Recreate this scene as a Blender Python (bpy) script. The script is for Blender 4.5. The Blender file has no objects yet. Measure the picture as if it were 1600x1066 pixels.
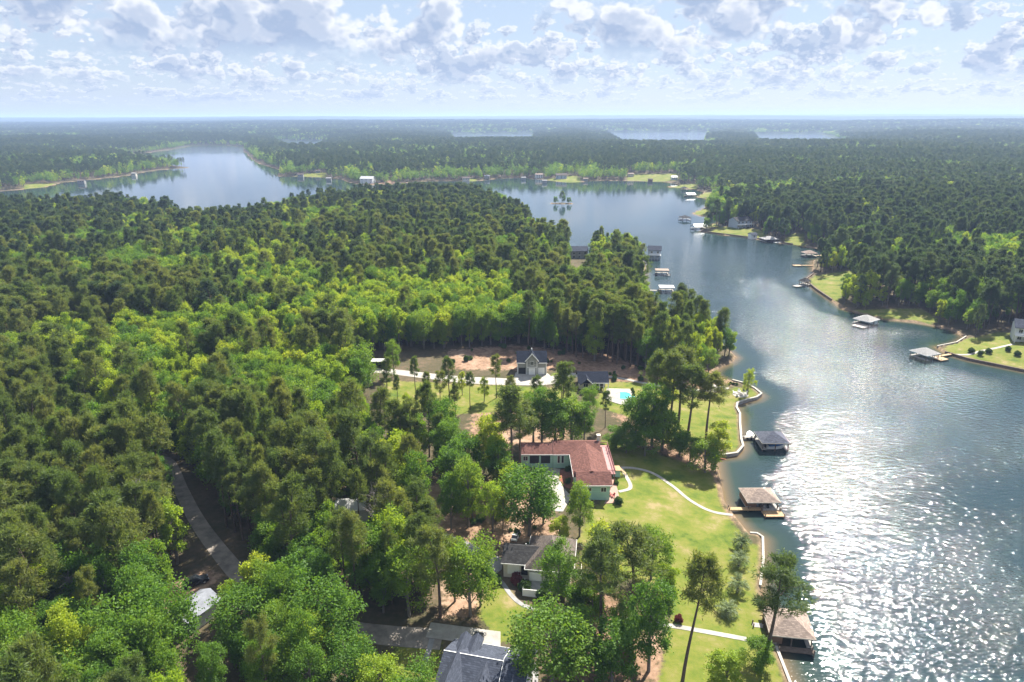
import bpy, math, random
import numpy as np
from mathutils import Vector, Matrix
sc = bpy.context.scene
COL = sc.collection
R = math.radians
# ------------------------------------------------------------------ camera, sky, sun, exposure
CAM_H, PITCH, ROLL, FPX = 90.0, R(18.2), R(0.2), 1067.0
cam = bpy.data.objects.new('camera', bpy.data.cameras.new('camera')); COL.objects.link(cam)
cam.data.sensor_width = 36; cam.data.lens = 24.0; cam.data.clip_start = 1; cam.data.clip_end = 200000
cam.location = (0, 0, CAM_H); cam.rotation_euler = (R(90) - PITCH, 0, 0); sc.camera = cam
cam.matrix_world = Matrix.Translation((0, 0, CAM_H)) @ Matrix.Rotation(R(90) - PITCH, 4, 'X') @ Matrix.Rotation(-ROLL, 4, 'Z')
SUN_AZ, SUN_EL = R(32), R(46.5)
vs = sc.view_settings
vs.view_transform = 'Standard'; vs.look = 'None'; vs.exposure = 1.57; vs.gamma = 1; vs.use_curve_mapping = False
cy = sc.cycles
cy.max_bounces = 6; cy.diffuse_bounces = 4; cy.glossy_bounces = 2; cy.transmission_bounces = 3; cy.transparent_max_bounces = 6; cy.volume_bounces = 0
cy.use_denoising = True; cy.sample_clamp_indirect = 4.0; cy.caustics_reflective = False; cy.caustics_refractive = False
cy.use_adaptive_sampling = True; cy.adaptive_threshold = 0.01
world = bpy.data.worlds.new('World'); sc.world = world; world.use_nodes = True
def build_sky():
    nt=world.node_tree; N=nt.nodes; L=nt.links; N.clear()
    def nd(t,**k):
        n=N.new(t)
        for a,b in k.items(): setattr(n,a,b)
        return n
    def math_(op,a,b=None,c=None,clamp=False):
        n=nd('ShaderNodeMath',operation=op,use_clamp=clamp)
        for i,v in enumerate((a,b,c)):
            if v is None: continue
            if isinstance(v,(int,float)): n.inputs[i].default_value=v
            else: L.new(v,n.inputs[i])
        return n.outputs[0]
    def sstep(v,lo,hi):
        n=nd('ShaderNodeMapRange',interpolation_type='SMOOTHSTEP'); L.new(v,n.inputs['Value'])
        n.inputs['From Min'].default_value=lo; n.inputs['From Max'].default_value=hi
        return n.outputs[0]
    def mix(f,a,b):
        n=nd('ShaderNodeMix',data_type='RGBA')
        for s,v in ((n.inputs[0],f),(n.inputs[6],a),(n.inputs[7],b)):
            if isinstance(v,(int,float)): s.default_value=v
            elif isinstance(v,tuple): s.default_value=(*v,1)
            else: L.new(v,s)
        return n.outputs[2]
    sky=nd('ShaderNodeTexSky',sky_type='NISHITA',sun_disc=False,sun_elevation=SUN_EL,sun_rotation=SUN_AZ,altitude=100,air_density=1.0,dust_density=0.4,ozone_density=1.5)
    tc=nd('ShaderNodeTexCoord'); sep=nd('ShaderNodeSeparateXYZ'); L.new(tc.outputs['Generated'],sep.inputs[0])
    az=math_('ARCTAN2',sep.outputs[0],sep.outputs[1]); el=math_('ARCSINE',sep.outputs[2])
    # cumulus banks: every band is the same kind of cloud, smaller the nearer it stands to the horizon
    def density(u,v,scale,seed,squash):
        cb=nd('ShaderNodeCombineXYZ'); L.new(math_('MULTIPLY_ADD',u,scale,seed),cb.inputs[0]); L.new(math_('MULTIPLY',v,scale*squash),cb.inputs[1]); pass
        n1=nd('ShaderNodeTexNoise',noise_dimensions='2D'); L.new(cb.outputs[0],n1.inputs['Vector']); n1.inputs['Scale'].default_value=1; n1.inputs['Detail'].default_value=6; n1.inputs['Roughness'].default_value=.52; n1.inputs['Distortion'].default_value=.25
        vo=nd('ShaderNodeTexVoronoi',feature='F1',voronoi_dimensions='2D'); L.new(cb.outputs[0],vo.inputs['Vector']); vo.inputs['Scale'].default_value=2.6; vo.inputs['Detail'].default_value=3; vo.inputs['Roughness'].default_value=.55;
        return math_('ADD',n1.outputs[0],math_('MULTIPLY',math_('SUBTRACT',.45,vo.outputs['Distance']),.34))
    STR=.05
    col=mix(.74,sky.outputs[0],(3.65,4.4,5.75))   # thin high veil
    for (scale,seed,squash,lo,win,amt) in ((26,13.3,2.3,.33,(.010,.03,.05,.09),.6),(12,3.3,1.6,.315,(.03,.06,.10,.16),.85),(5.2,41.3,1.3,.33,(.06,.105,9,10),.92)):
        d0=density(az,el,scale,seed,squash)
        du=.12/scale
        d1=density(math_('ADD',az,du*.5),math_('ADD',el,du*.6),scale,seed,squash)
        cov=sstep(d0,lo,lo+.085)
        w=math_('MULTIPLY',sstep(el,win[0],win[1]),math_('SUBTRACT',1,sstep(el,win[2],win[3])))
        cov=math_('MULTIPLY',cov,math_('MULTIPLY',w,amt))
        rel=sstep(math_('SUBTRACT',d0,d1),-.05,.085)
        thick=sstep(d0,lo+.08,lo+.26)
        lit=math_('MULTIPLY',rel,math_('SUBTRACT',1,math_('MULTIPLY',thick,.72)))
        edge=math_('SUBTRACT',1,sstep(d0,lo+.03,lo+.15))
        lit=math_('MAXIMUM',lit,math_('MULTIPLY',edge,.42))
        cc=mix(lit,(2.8,3.55,4.95),(6.8,6.95,7.3))
        col=mix(cov,col,cc)
    bg=nd('ShaderNodeBackground'); bg.inputs[1].default_value=STR; L.new(col,bg.inputs[0])
    out=nd('ShaderNodeOutputWorld'); L.new(bg.outputs[0],out.inputs[0])
build_sky()
world.cycles.sampling_method='MANUAL'; world.cycles.sample_map_resolution=512

sun = bpy.data.objects.new('sun', bpy.data.lights.new('sun', 'SUN')); COL.objects.link(sun)
sun.data.energy = 4.8; sun.data.angle = R(0.53); sun.data.color = (1.0, .95, .86)
sd_ = Vector((math.sin(SUN_AZ) * math.cos(SUN_EL), math.cos(SUN_AZ) * math.cos(SUN_EL), math.sin(SUN_EL)))
sun.rotation_euler = sd_.to_track_quat('Z', 'Y').to_euler(); sun.location = (200, 200, 400)

# ------------------------------------------------------------------ helpers
def tag(o, label=None, cat=None, group=None, kind=None):
    if label: o['label'] = label
    if cat: o['category'] = cat
    if group: o['group'] = group
    if kind: o['kind'] = kind
    return o
def empty(name, loc, rz=0, label=None, cat=None, group=None):
    o = bpy.data.objects.new(name, None); COL.objects.link(o)
    o.location = loc; o.rotation_euler = (0, 0, rz); o.empty_display_size = .5
    return tag(o, label, cat, group)
def np_mesh(name, V, F, mats=(), midx=None, smooth=False):
    """V (n,3), F (m,k) array of faces that all have k corners"""
    me = bpy.data.meshes.new(name)
    V = np.ascontiguousarray(V, dtype=np.float32); F = np.ascontiguousarray(F, dtype=np.int32)
    k = F.shape[1]; m = len(F)
    me.vertices.add(len(V)); me.vertices.foreach_set('co', V.ravel())
    me.loops.add(m * k); me.loops.foreach_set('vertex_index', F.ravel())
    me.polygons.add(m); me.polygons.foreach_set('loop_start', np.arange(0, m * k, k, dtype=np.int32))
    if midx is not None: me.polygons.foreach_set('material_index', np.ascontiguousarray(midx, dtype=np.int32))
    me.polygons.foreach_set('use_smooth', np.full(m, smooth))
    for x in mats: me.materials.append(x)
    me.update(calc_edges=True); me.validate()
    return me
def link(name, me, parent=None, loc=None):
    o = bpy.data.objects.new(name, me); COL.objects.link(o)
    if parent: o.parent = parent
    if loc is not None: o.location = loc
    return o
class MB:
    def __init__(s): s.v = []; s.f = []
    def poly(s, pts):
        n = len(s.v); s.v += [tuple(p) for p in pts]; s.f.append(tuple(range(n, n + len(pts)))); return s
    def box(s, x0, x1, y0, y1, z0, z1):
        n = len(s.v)
        s.v += [(x0,y0,z0),(x1,y0,z0),(x1,y1,z0),(x0,y1,z0),(x0,y0,z1),(x1,y0,z1),(x1,y1,z1),(x0,y1,z1)]
        s.f += [tuple(n+i for i in q) for q in ((3,2,1,0),(4,5,6,7),(0,1,5,4),(1,2,6,5),(2,3,7,6),(3,0,4,7))]; return s
    def prism(s, poly, z0, z1):
        n = len(s.v); k = len(poly)
        s.v += [(x, y, z0) for x, y in poly] + [(x, y, z1) for x, y in poly]
        s.f += [tuple(n + i for i in reversed(range(k))), tuple(n + k + i for i in range(k))]
        s.f += [(n+i, n+(i+1)%k, n+k+(i+1)%k, n+k+i) for i in range(k)]; return s
    def loft(s, rings, cap=True):
        n = len(s.v); k = len(rings[0])
        for r in rings: s.v += [tuple(p) for p in r]
        for a in range(len(rings) - 1):
            for i in range(k):
                j = (i + 1) % k; s.f.append((n+a*k+i, n+a*k+j, n+(a+1)*k+j, n+(a+1)*k+i))
        if cap: s.f.append(tuple(n+i for i in reversed(range(k)))); s.f.append(tuple(n+(len(rings)-1)*k+i for i in range(k)))
        return s
    def tube(s, p, q, r0, r1=None, k=8):
        r1 = r0 if r1 is None else r1
        p = Vector(p); q = Vector(q); d = (q - p).normalized()
        a = d.orthogonal().normalized(); b = d.cross(a)
        ring = lambda c, r: [c + a*(r*math.cos(t*2*math.pi/k)) + b*(r*math.sin(t*2*math.pi/k)) for t in range(k)]
        return s.loft([ring(p, r0), ring(q, r1)])
    def build(s, name, mat, parent=None, smooth=False):
        me = bpy.data.meshes.new(name); me.from_pydata([tuple(v) for v in s.v], [], s.f); me.materials.append(mat); me.update()
        if smooth:
            for p in me.polygons: p.use_smooth = True
        return link(name, me, parent)

# ---- materials
def new_mat(name):
    m = bpy.data.materials.new(name); m.use_nodes = True; m.node_tree.nodes.clear()
    nt = m.node_tree
    def nd(t, **k):
        n = nt.nodes.new(t)
        for a, b in k.items():
            if a.startswith('_'): n.inputs[a[1:].replace('_', ' ')].default_value = b
            else: setattr(n, a, b)
        return n
    return m, nt, nd
def ramp(nd, nt, fac, stops):
    r = nd('ShaderNodeValToRGB'); e = r.color_ramp.elements
    while len(e) < len(stops): e.new(.5)
    for i, (p, c) in enumerate(stops): e[i].position = p; e[i].color = (*c, 1)
    nt.links.new(fac, r.inputs[0]); return r.outputs[0]
MATS = {}
def simple(name, c, rough=.7, var=.18, scale=1.2, bump=.0, bscale=8, spec=.3, metal=0, c2=None):
    """a painted / mineral surface: base colour broken up by two sizes of noise"""
    if name in MATS: return MATS[name]
    m, nt, nd = new_mat(name); L = nt.links
    tc = nd('ShaderNodeTexCoord')
    n = nd('ShaderNodeTexNoise', _Scale=scale, _Detail=5.0, _Roughness=.65); L.new(tc.outputs['Object'], n.inputs['Vector'])
    lo = tuple(max(0, x * (1 - var)) for x in c); hi = tuple(min(1, x * (1 + var)) for x in (c2 or c))
    col = ramp(nd, nt, n.outputs[0], ((.3, lo), (.7, hi)))
    b = nd('ShaderNodeBsdfPrincipled', _Roughness=rough, _Metallic=metal); b.inputs['Specular IOR Level'].default_value = spec
    L.new(col, b.inputs['Base Color'])
    if bump:
        n2 = nd('ShaderNodeTexNoise', _Scale=bscale, _Detail=3.0); L.new(tc.outputs['Object'], n2.inputs['Vector'])
        bp = nd('ShaderNodeBump', _Strength=bump, _Distance=.05); L.new(n2.outputs[0], bp.inputs['Height']); L.new(bp.outputs[0], b.inputs['Normal'])
    o = nd('ShaderNodeOutputMaterial'); L.new(b.outputs[0], o.inputs[0])
    MATS[name] = m; return m
def shingle(name, c, var=.25):
    """asphalt shingle: courses follow the height, single tabs differ a little in colour"""
    m, nt, nd = new_mat(name); L = nt.links
    tc = nd('ShaderNodeTexCoord'); sp = nd('ShaderNodeSeparateXYZ'); L.new(tc.outputs['Object'], sp.inputs[0])
    br = nd('ShaderNodeTexBrick', offset=.5, _Scale=1.0, _Mortar_Size=.012, _Row_Height=.14, _Brick_Width=.5)
    ad = nd('ShaderNodeMath', operation='ADD'); L.new(sp.outputs[0], ad.inputs[0]); L.new(sp.outputs[1], ad.inputs[1])
    cb = nd('ShaderNodeCombineXYZ'); L.new(ad.outputs[0], cb.inputs[0]); L.new(sp.outputs[2], cb.inputs[1]); L.new(cb.outputs[0], br.inputs['Vector'])
    br.inputs['Color1'].default_value = (*[x * (1 - var) for x in c], 1); br.inputs['Color2'].default_value = (*[x * (1 + var) for x in c], 1); br.inputs['Mortar'].default_value = (*[x * .6 for x in c], 1)
    n = nd('ShaderNodeTexNoise', _Scale=.8, _Detail=6.0, _Roughness=.7); L.new(tc.outputs['Object'], n.inputs['Vector'])
    mr = nd('ShaderNodeMapRange'); mr.inputs['To Min'].default_value = .72; mr.inputs['To Max'].default_value = 1.28; L.new(n.outputs[0], mr.inputs['Value'])
    mx = nd('ShaderNodeVectorMath', operation='SCALE'); L.new(br.outputs[0], mx.inputs[0]); L.new(mr.outputs[0], mx.inputs['Scale'])
    b = nd('ShaderNodeBsdfPrincipled', _Roughness=.95); b.inputs['Specular IOR Level'].default_value = .06; L.new(mx.outputs[0], b.inputs['Base Color'])
    bp = nd('ShaderNodeBump', _Strength=.5, _Distance=.03); L.new(br.outputs['Fac'], bp.inputs['Height']); bp.invert = True; L.new(bp.outputs[0], b.inputs['Normal'])
    o = nd('ShaderNodeOutputMaterial'); L.new(b.outputs[0], o.inputs[0]); return m
def lapped(name, c, pitch=.2, axis=2, depth=.02, rough=.6, var=.08):
    """lap siding (axis 2) or boards laid side by side (axis 0 / 1)"""
    m, nt, nd = new_mat(name); L = nt.links
    tc = nd('ShaderNodeTexCoord'); sp = nd('ShaderNodeSeparateXYZ'); L.new(tc.outputs['Object'], sp.inputs[0])
    dv = nd('ShaderNodeMath', operation='DIVIDE'); dv.inputs[1].default_value = pitch; L.new(sp.outputs[axis], dv.inputs[0])
    fr = nd('ShaderNodeMath', operation='FRACT'); L.new(dv.outputs[0], fr.inputs[0])
    fl = nd('ShaderNodeMath', operation='FLOOR'); L.new(dv.outputs[0], fl.inputs[0])
    wn = nd('ShaderNodeTexWhiteNoise', noise_dimensions='1D'); L.new(fl.outputs[0], wn.inputs['W'])
    n = nd('ShaderNodeTexNoise', _Scale=1.3, _Detail=5.0); L.new(tc.outputs['Object'], n.inputs['Vector'])
    ad = nd('ShaderNodeMath', operation='MULTIPLY_ADD'); ad.inputs[1].default_value = .5; L.new(wn.outputs[0], ad.inputs[0])
    hv = nd('ShaderNodeMath', operation='MULTIPLY'); hv.inputs[1].default_value = .5; L.new(n.outputs[0], hv.inputs[0]); L.new(hv.outputs[0], ad.inputs[2])
    col = ramp(nd, nt, ad.outputs[0], ((.15, tuple(x * (1 - var) for x in c)), (.85, tuple(min(1, x * (1 + var)) for x in c))))
    b = nd('ShaderNodeBsdfPrincipled', _Roughness=rough); b.inputs['Specular IOR Level'].default_value = .3; L.new(col, b.inputs['Base Color'])
    bp = nd('ShaderNodeBump', _Strength=.6, _Distance=depth); L.new(fr.outputs[0], bp.inputs['Height']); L.new(bp.outputs[0], b.inputs['Normal'])
    o = nd('ShaderNodeOutputMaterial'); L.new(b.outputs[0], o.inputs[0]); return m
def leafy(name, c, hue, trans=.42, tcol=None):
    """leaf: diffuse + light let through; every tree (object random) and every spray (attribute tint) has its own green"""
    m, nt, nd = new_mat(name); L = nt.links
    oi = nd('ShaderNodeObjectInfo'); at = nd('ShaderNodeAttribute', attribute_name='tint')
    sm = nd('ShaderNodeMath', operation='MULTIPLY_ADD'); sm.inputs[1].default_value = .55; L.new(oi.outputs['Random'], sm.inputs[0])
    h = nd('ShaderNodeMath', operation='MULTIPLY'); h.inputs[1].default_value = .45; L.new(at.outputs['Fac'], h.inputs[0]); L.new(h.outputs[0], sm.inputs[2])
    col = ramp(nd, nt, sm.outputs[0], ((.08, hue[0]), (.5, c), (.92, hue[1])))
    d = nd('ShaderNodeBsdfPrincipled', _Roughness=.55); d.inputs['Specular IOR Level'].default_value = .25; L.new(col, d.inputs['Base Color'])
    t = nd('ShaderNodeBsdfTranslucent')
    g = nd('ShaderNodeMix', data_type='RGBA', blend_type='MULTIPLY'); g.inputs[0].default_value = 1; g.inputs[7].default_value = (*(tcol or (1.7, 1.55, .7)), 1)
    L.new(col, g.inputs[6]); L.new(g.outputs[2], t.inputs[0])
    mx = nd('ShaderNodeMixShader'); mx.inputs[0].default_value = trans; L.new(d.outputs[0], mx.inputs[1]); L.new(t.outputs[0], mx.inputs[2])
    o = nd('ShaderNodeOutputMaterial'); L.new(mx.outputs[0], o.inputs[0]); return m

M_PINE = leafy('pine_needles', (.12, .162, .042), ((.074, .122, .036), (.195, .205, .06)), .48, (1.4, 1.38, .6))
M_PINE_SHADE = leafy('shaded_pine_needles', (.064, .10, .040), ((.042, .075, .034), (.105, .132, .046)), .4, (1.35, 1.38, .7))  # darker pine green, with the shade of backlit far stands painted in
M_GREEN = leafy('green_leaves', (.11, .21, .026), ((.065, .15, .024), (.19, .275, .032)), .47)
M_LIME = leafy('lime_leaves', (.24, .33, .032), ((.17, .275, .03), (.31, .35, .04)), .52)
M_SHRUB = leafy('shrub_leaves', (.06, .12, .025), ((.045, .09, .02), (.1, .17, .03)), .3)
M_REDLEAF = leafy('red_leaves', (.19, .05, .045), ((.15, .04, .035), (.24, .08, .06)), .3, (1.4, 1.0, .9))
M_RUST = leafy('rusty_leaves', (.20, .11, .09), ((.16, .085, .07), (.25, .15, .11)), .3, (1.2, 1.0, .9))
M_PALM = leafy('palm_fronds', (.19, .25, .13), ((.13, .19, .09), (.27, .31, .20)), .35)
M_BARK = simple('pine_bark', (.115, .085, .065), .95, .35, 3, .6, 6)
M_BARKG = simple('grey_bark', (.16, .14, .12), .95, .3, 3, .5, 6)
M_DEAD = simple('bare_wood', (.17, .15, .14), .95, .2, 3)
M_CONC = simple('concrete', (.33, .305, .27), .85, .25, .5, .15, 12)
M_CONC2 = simple('weathered_concrete', (.27, .26, .255), .9, .25, .6, .2, 12)
M_GRAVEL = simple('gravel_road', (.22, .19, .16), .95, .45, .35, .5, 10)
M_WHITE = simple('white_paint', (.78, .77, .74), .55, .06, 1)
M_CREAM = simple('cream_wall', (.62, .57, .47), .7, .08, 1)
M_GLASS = simple('dark_window_glass', (.02, .025, .03), .08, .1, 1, spec=.6)
M_BLACK = simple('black_car_paint', (.012, .013, .015), .18, .1, 1, spec=.6)
M_CHROME = simple('silver_paint', (.5, .52, .54), .3, .08, 1, metal=.6)
M_RUBBER = simple('tyre_rubber', (.02, .02, .02), .9, .2, 3)
M_MINT = lapped('mint_siding', (.36, .56, .46), .2, 2)
M_GREYSIDE = lapped('grey_siding', (.27, .27, .245), .2, 2)
M_WSIDE = lapped('white_siding', (.68, .69, .68), .2, 2)
M_BLUESIDE = lapped('blue_grey_siding', (.40, .45, .52), .2, 2)
M_BROWNWALL = lapped('brown_boards', (.22, .13, .08), .2, 2)
M_RED = shingle('red_brown_shingles', (.155, .076, .063))
M_DGREY = shingle('dark_grey_shingles', (.055, .053, .052))
M_TAUPE = shingle('taupe_shingles', (.14, .116, .10))
M_SLATE = shingle('slate_shingles', (.062, .07, .092))
M_NAVY = shingle('charcoal_blue_shingles', (.026, .031, .045))
M_TAN = shingle('tan_shingles', (.30, .235, .195))
M_BHGREY = shingle('blue_grey_shingles', (.10, .108, .135))
M_PALE = shingle('pale_grey_shingles', (.33, .32, .31), .12)
M_METAL = simple('metal_roof_sheet', (.20, .21, .235), .85, .4, .6, spec=.08)
M_WMETAL = simple('white_metal_sheet', (.50, .50, .49), .4, .06, .6)
M_DOCK = lapped('dock_boards', (.38, .25, .125), .15, 0, .015, .75, .25)
M_DOCKG = lapped('weathered_boards', (.36, .33, .29), .15, 0, .015, .8, .2)
M_PILE = simple('piling_wood', (.14, .105, .08), .9, .3, 2)
M_REDDECK = lapped('red_stained_boards', (.40, .20, .19), .15, 1, .015, .7, .12)
M_REDRAIL = simple('dark_red_rail', (.17, .045, .045), .6, .15, 2)
M_BRICK = simple('brick_paving', (.36, .22, .175), .9, .2, 3, .3, 10)
M_MULCH = simple('red_mulch', (.24, .10, .06), 1, .35, 3, .6, 9)
M_STONE = simple('seawall_stone', (.30, .27, .24), .9, .4, 1.2, .8, 3)
M_CAP = simple('seawall_cap', (.36, .335, .285), .85, .12, .8)
M_POOL = simple('pool_water', (.10, .42, .46), .05, .1, .8, .2, 3, spec=.5)
M_BLUE = simple('blue_boat_cover', (.03, .12, .30), .4, .15, 1)
M_DARKIN = simple('dark_interior', (.03, .03, .03), .9, .2, 1)
M_REDCHAIR = simple('red_chair_paint', (.35, .05, .04), .5, .1, 1)
# ------------------------------------------------------------------ the lie of the land
CM = np.array(cam.matrix_world.to_3x3())
def ray(px, py):
    return CM @ np.array([(px - 800) / FPX, (533 - py) / FPX, -1.0])
def W(px, py, z=0.0):
    """where the line of sight through a pixel of the 1600 px photograph meets height z"""
    d = ray(px, py); t = (z - CAM_H) / d[2]
    return (d[0] * t, d[1] * t)
def in_frame(x, y, z, pad=0):
    d = np.stack([x, y, z - CAM_H], -1) @ CM
    w = np.maximum(-d[..., 2], 1e-6)
    px = 800 + FPX * d[..., 0] / w; py = 533 - FPX * d[..., 1] / w
    return px, py, (d[..., 2] < 0) & (px > -pad) & (px < 1600 + pad) & (py > -pad) & (py < 1066 + pad)
def hash2(i, j, s):
    a = (i * 374761393 + j * 668265263 + s * 144665) & 0x7fffffff
    a = ((a ^ (a >> 13)) * 1274126177) & 0x7fffffff
    return ((a ^ (a >> 16)) & 0xffff) / 65535.0
def vnoise(x, y, scale, s=0):
    x = np.asarray(x, float) / scale; y = np.asarray(y, float) / scale
    i = np.floor(x).astype(np.int64); j = np.floor(y).astype(np.int64); u = x - i; v = y - j
    u = u * u * (3 - 2 * u); v = v * v * (3 - 2 * v)
    return (hash2(i, j, s) * (1 - u) + hash2(i + 1, j, s) * u) * (1 - v) + (hash2(i, j + 1, s) * (1 - u) + hash2(i + 1, j + 1, s) * u) * v
def inside(x, y, poly):
    x = np.asarray(x, float); y = np.asarray(y, float); r = np.zeros(np.broadcast(x, y).shape, bool)
    n = len(poly)
    for k in range(n):
        x0, y0 = poly[k]; x1, y1 = poly[(k + 1) % n]
        if y0 == y1: continue
        c = ((y0 > y) != (y1 > y)) & (x < (x1 - x0) * (y - y0) / (y1 - y0) + x0)
        r ^= c
    return r
def seg_dist(x, y, pts, closed=True):
    x = np.asarray(x, float); y = np.asarray(y, float); best = np.full(np.broadcast(x, y).shape, 1e9)
    n = len(pts)
    for k in range(n if closed else n - 1):
        x0, y0 = pts[k]; x1, y1 = pts[(k + 1) % n]
        dx, dy = x1 - x0, y1 - y0; L2 = dx * dx + dy * dy + 1e-9
        t = np.clip(((x - x0) * dx + (y - y0) * dy) / L2, 0, 1)
        best = np.minimum(best, np.hypot(x - x0 - t * dx, y - y0 - t * dy))
    return best
LAKE = [(43,-60),(44,60),(45,80),(46,90.6),(46.6,98),(47.3,104),(49.5,114.4),(53,122.6),(55.8,131),(55,132.4),(53.5,132.6),(52.7,139),(51.9,146.6),(53.4,154),(54.7,160.8),(56.6,169.2),(62.6,170.8),(65.6,175),(66.5,179.4),(69.5,190),(71.8,197.3),(72.2,202),(73.6,205.6),(78,208.6),(81.6,210.4),(84.2,213.4),(83.6,218),(82,222.5),(78.3,226),(75,231),(74.6,235.5),(78,240.5),(84,246),(88,252),(87,263),(80,290),(74,320),(71,350),(76,380),(82,410),(86,440),(85,462),(74,468),(60,455),(44,462),(34,488),(25,530),(16,575),(8,640),(0,700),(-40,752),(-110,768),(-185,742),(-222,650),(-238,572),(-262,560),(-300,625),(-360,690),(-460,690),(-620,690),(-900,690),(-1100,690),
 (-1100,800),(-900,840),(-740,862),(-665,893),(-640,960),(-661,1030),(-640,1090),(-628,1143),(-640,1230),(-632,1300),(-610,1335),(-650,1375),(-760,1480),(-880,1640),(-1000,1760),(-975,1860),(-1010,2100),(-1077,2390),(-960,2400),(-850,2265),(-760,2000),(-690,1850),(-610,1650),(-520,1450),(-450,1325),(-400,1230),(-385,1150),(-372,1122),(-330,1118),(-290,1095),(-255,1062),(-235,1010),(-205,975),(-170,982),(-130,1030),(-85,1030),(-56,1020),(-20,1070),(20,1075),(52,1040),(70,1005),(95,997),(108,1015),(140,1030),(186,1019),(220,1000),(232,965),(226,938),(206,930),(205,920),(235,902),(240,860),(226,830),(214,818),(222,790),(216,748),(196,706),(176,668),(174,656),(192,640),(194,622),(178,600),(158,574),(156,560),(162,550),(186,526),(206,497),(222,478),(216,456),(196,438),(188,420),(180,399),(168,382),(165,360),(163.5,338),(161.7,322),(172,304),(184,299),(194,288),(193,276),(184,268),(173,263),(172,256),(176,248),(190,234),(230,205),(300,165),(380,110),(400,-60)]
ISLE = [(43,752),(50,746),(60,746),(66,751),(63,758),(52,760)]
PONDS = [[(-185,2430),(70,2430),(110,3950),(-330,3950)],[(340,2080),(600,2030),(700,2600),(1180,4300),(560,4300),(430,3000)],[(760,2150),(930,2080),(1190,2500),(1620,3750),(1280,3750)],[(-610,1960),(-520,1940),(-760,2850),(-940,2850)]]
POND_BOX = [(min(p[0] for p in q) - 900, max(p[0] for p in q) + 900, min(p[1] for p in q) - 900, max(p[1] for p in q) + 900) for q in PONDS]
def shore(x, y):
    """metres inland from the nearest water's edge (negative on the water)"""
    x = np.asarray(x, float); y = np.asarray(y, float)
    d = seg_dist(x, y, LAKE); d = np.where(inside(x, y, LAKE), -d, d)
    i = seg_dist(x, y, ISLE); i = np.where(inside(x, y, ISLE), i, -i)
    d = np.where(d < 0, np.maximum(d, i), d)
    for q in PONDS:
        e = seg_dist(x, y, q); e = np.where(inside(x, y, q), -e, e); d = np.minimum(d, e)
    return d
def height(x, y, sd=None, canopy=False):
    x = np.asarray(x, float); y = np.asarray(y, float)
    if sd is None: sd = shore(x, y)
    D = np.hypot(x, y)
    s = np.maximum(sd, 0)
    h = .75 + 6.2 * (1 - np.exp(-np.maximum(s - 4, 0) / 70))
    h = h + (vnoise(x, y, 55, 1) - .5) * 1.6 * np.clip((s - 25) / 40, 0, 1)
    h = h + (vnoise(x, y, 260, 2)) * 9 * np.clip((s - 60) / 300, 0, 1) * np.clip((D - 260) / 400, 0, 1)
    far = np.clip((D - 1600) / 3600, 0, 1)
    h = h + far * 34 * vnoise(x, y, 1500, 3) * np.clip(s / 600, 0, 1) + np.clip((D - 4500) / 7500, 0, 1) * (26 + 34 * vnoise(x, y, 3600, 4))
    if canopy:
        h = h + np.where(s > 6, np.clip((D - 6600) / 500, 0, 1) * (13 + 7 * vnoise(x, y, 140, 5)), 0)
    w = -.5 - np.minimum(-np.minimum(sd, 0) * .09, 3.5)
    k = np.clip((sd + .35) / .7, 0, 1)
    return w * (1 - k) + h * k
def Z(x, y): return float(height(np.array([x]), np.array([y]))[0])
def G(px, py):
    """the ground seen through a pixel"""
    z = 3.0
    for _ in range(8):
        x, y = W(px, py, z); z = .5 * z + .5 * max(Z(x, y), 0)
    return x, y, Z(x, y)
def pxpoly(pts, z=3.5): return [W(px, py, z) for px, py in pts]

# ground cover: which patches are lawn, which bare earth
LAWNS = [pxpoly([(938,690),(1000,700),(1060,715),(1112,730),(1122,760),(1132,790),(1152,815),(1172,842),(1190,845),(1191,885),(1184,925),(1215,1015),(1232,1075),(1030,1075),(1040,1000),(1050,960),(1020,930),(900,850),(925,800),(955,770),(950,735)],2.2),
 pxpoly([(940,602),(1000,600),(1060,607),(1130,610),(1150,600),(1172,600),(1190,616),(1183,625),(1152,635),(1157,660),(1158,690),(1150,702),(1122,690),(1040,690),(985,655),(930,640)],2.2),
 pxpoly([(745,960),(770,895),(790,915),(812,940),(870,952),(860,1000),(780,1000)],4), pxpoly([(620,1000),(690,1000),(690,1066),(600,1066)],4),
 pxpoly([(600,604),(780,605),(900,606),(905,660),(830,640),(700,650),(610,640)],4), pxpoly([(862,583),(892,583),(895,600),(860,600)],4),
 pxpoly([(1256,442),(1276,428),(1335,424),(1325,455),(1303,474)],1.5), pxpoly([(1330,482),(1440,484),(1470,500),(1430,508),(1380,502),(1325,490)],1.5),
 pxpoly([(1466,548),(1492,528),(1560,518),(1640,525),(1660,600),(1600,584)],2), pxpoly([(1097,363),(1125,355),(1185,360),(1200,368),(1180,376)],1.5), pxpoly([(1222,384),(1228,370),(1256,366),(1258,386)],1.5),
 pxpoly([(1038,293),(1045,287),(1090,289),(1090,296)],1), pxpoly([(1088,300),(1128,300),(1128,310),(1090,308)],1), pxpoly([(1070,328),(1108,326),(1112,338),(1085,338)],1), pxpoly([(1082,348),(1118,342),(1122,355),(1095,356)],1),
 pxpoly([(848,280),(905,277),(908,286),(862,288)],1), pxpoly([(980,276),(1060,276),(1060,283),(980,284)],1), pxpoly([(436,276),(510,271),(512,281),(445,281)],1), pxpoly([(690,283),(745,280),(748,288),(690,289)],1), pxpoly([(40,290),(120,284),(150,284),(110,294),(30,302)],1), pxpoly([(200,275),(255,266),(262,270),(215,278)],1)]
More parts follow.
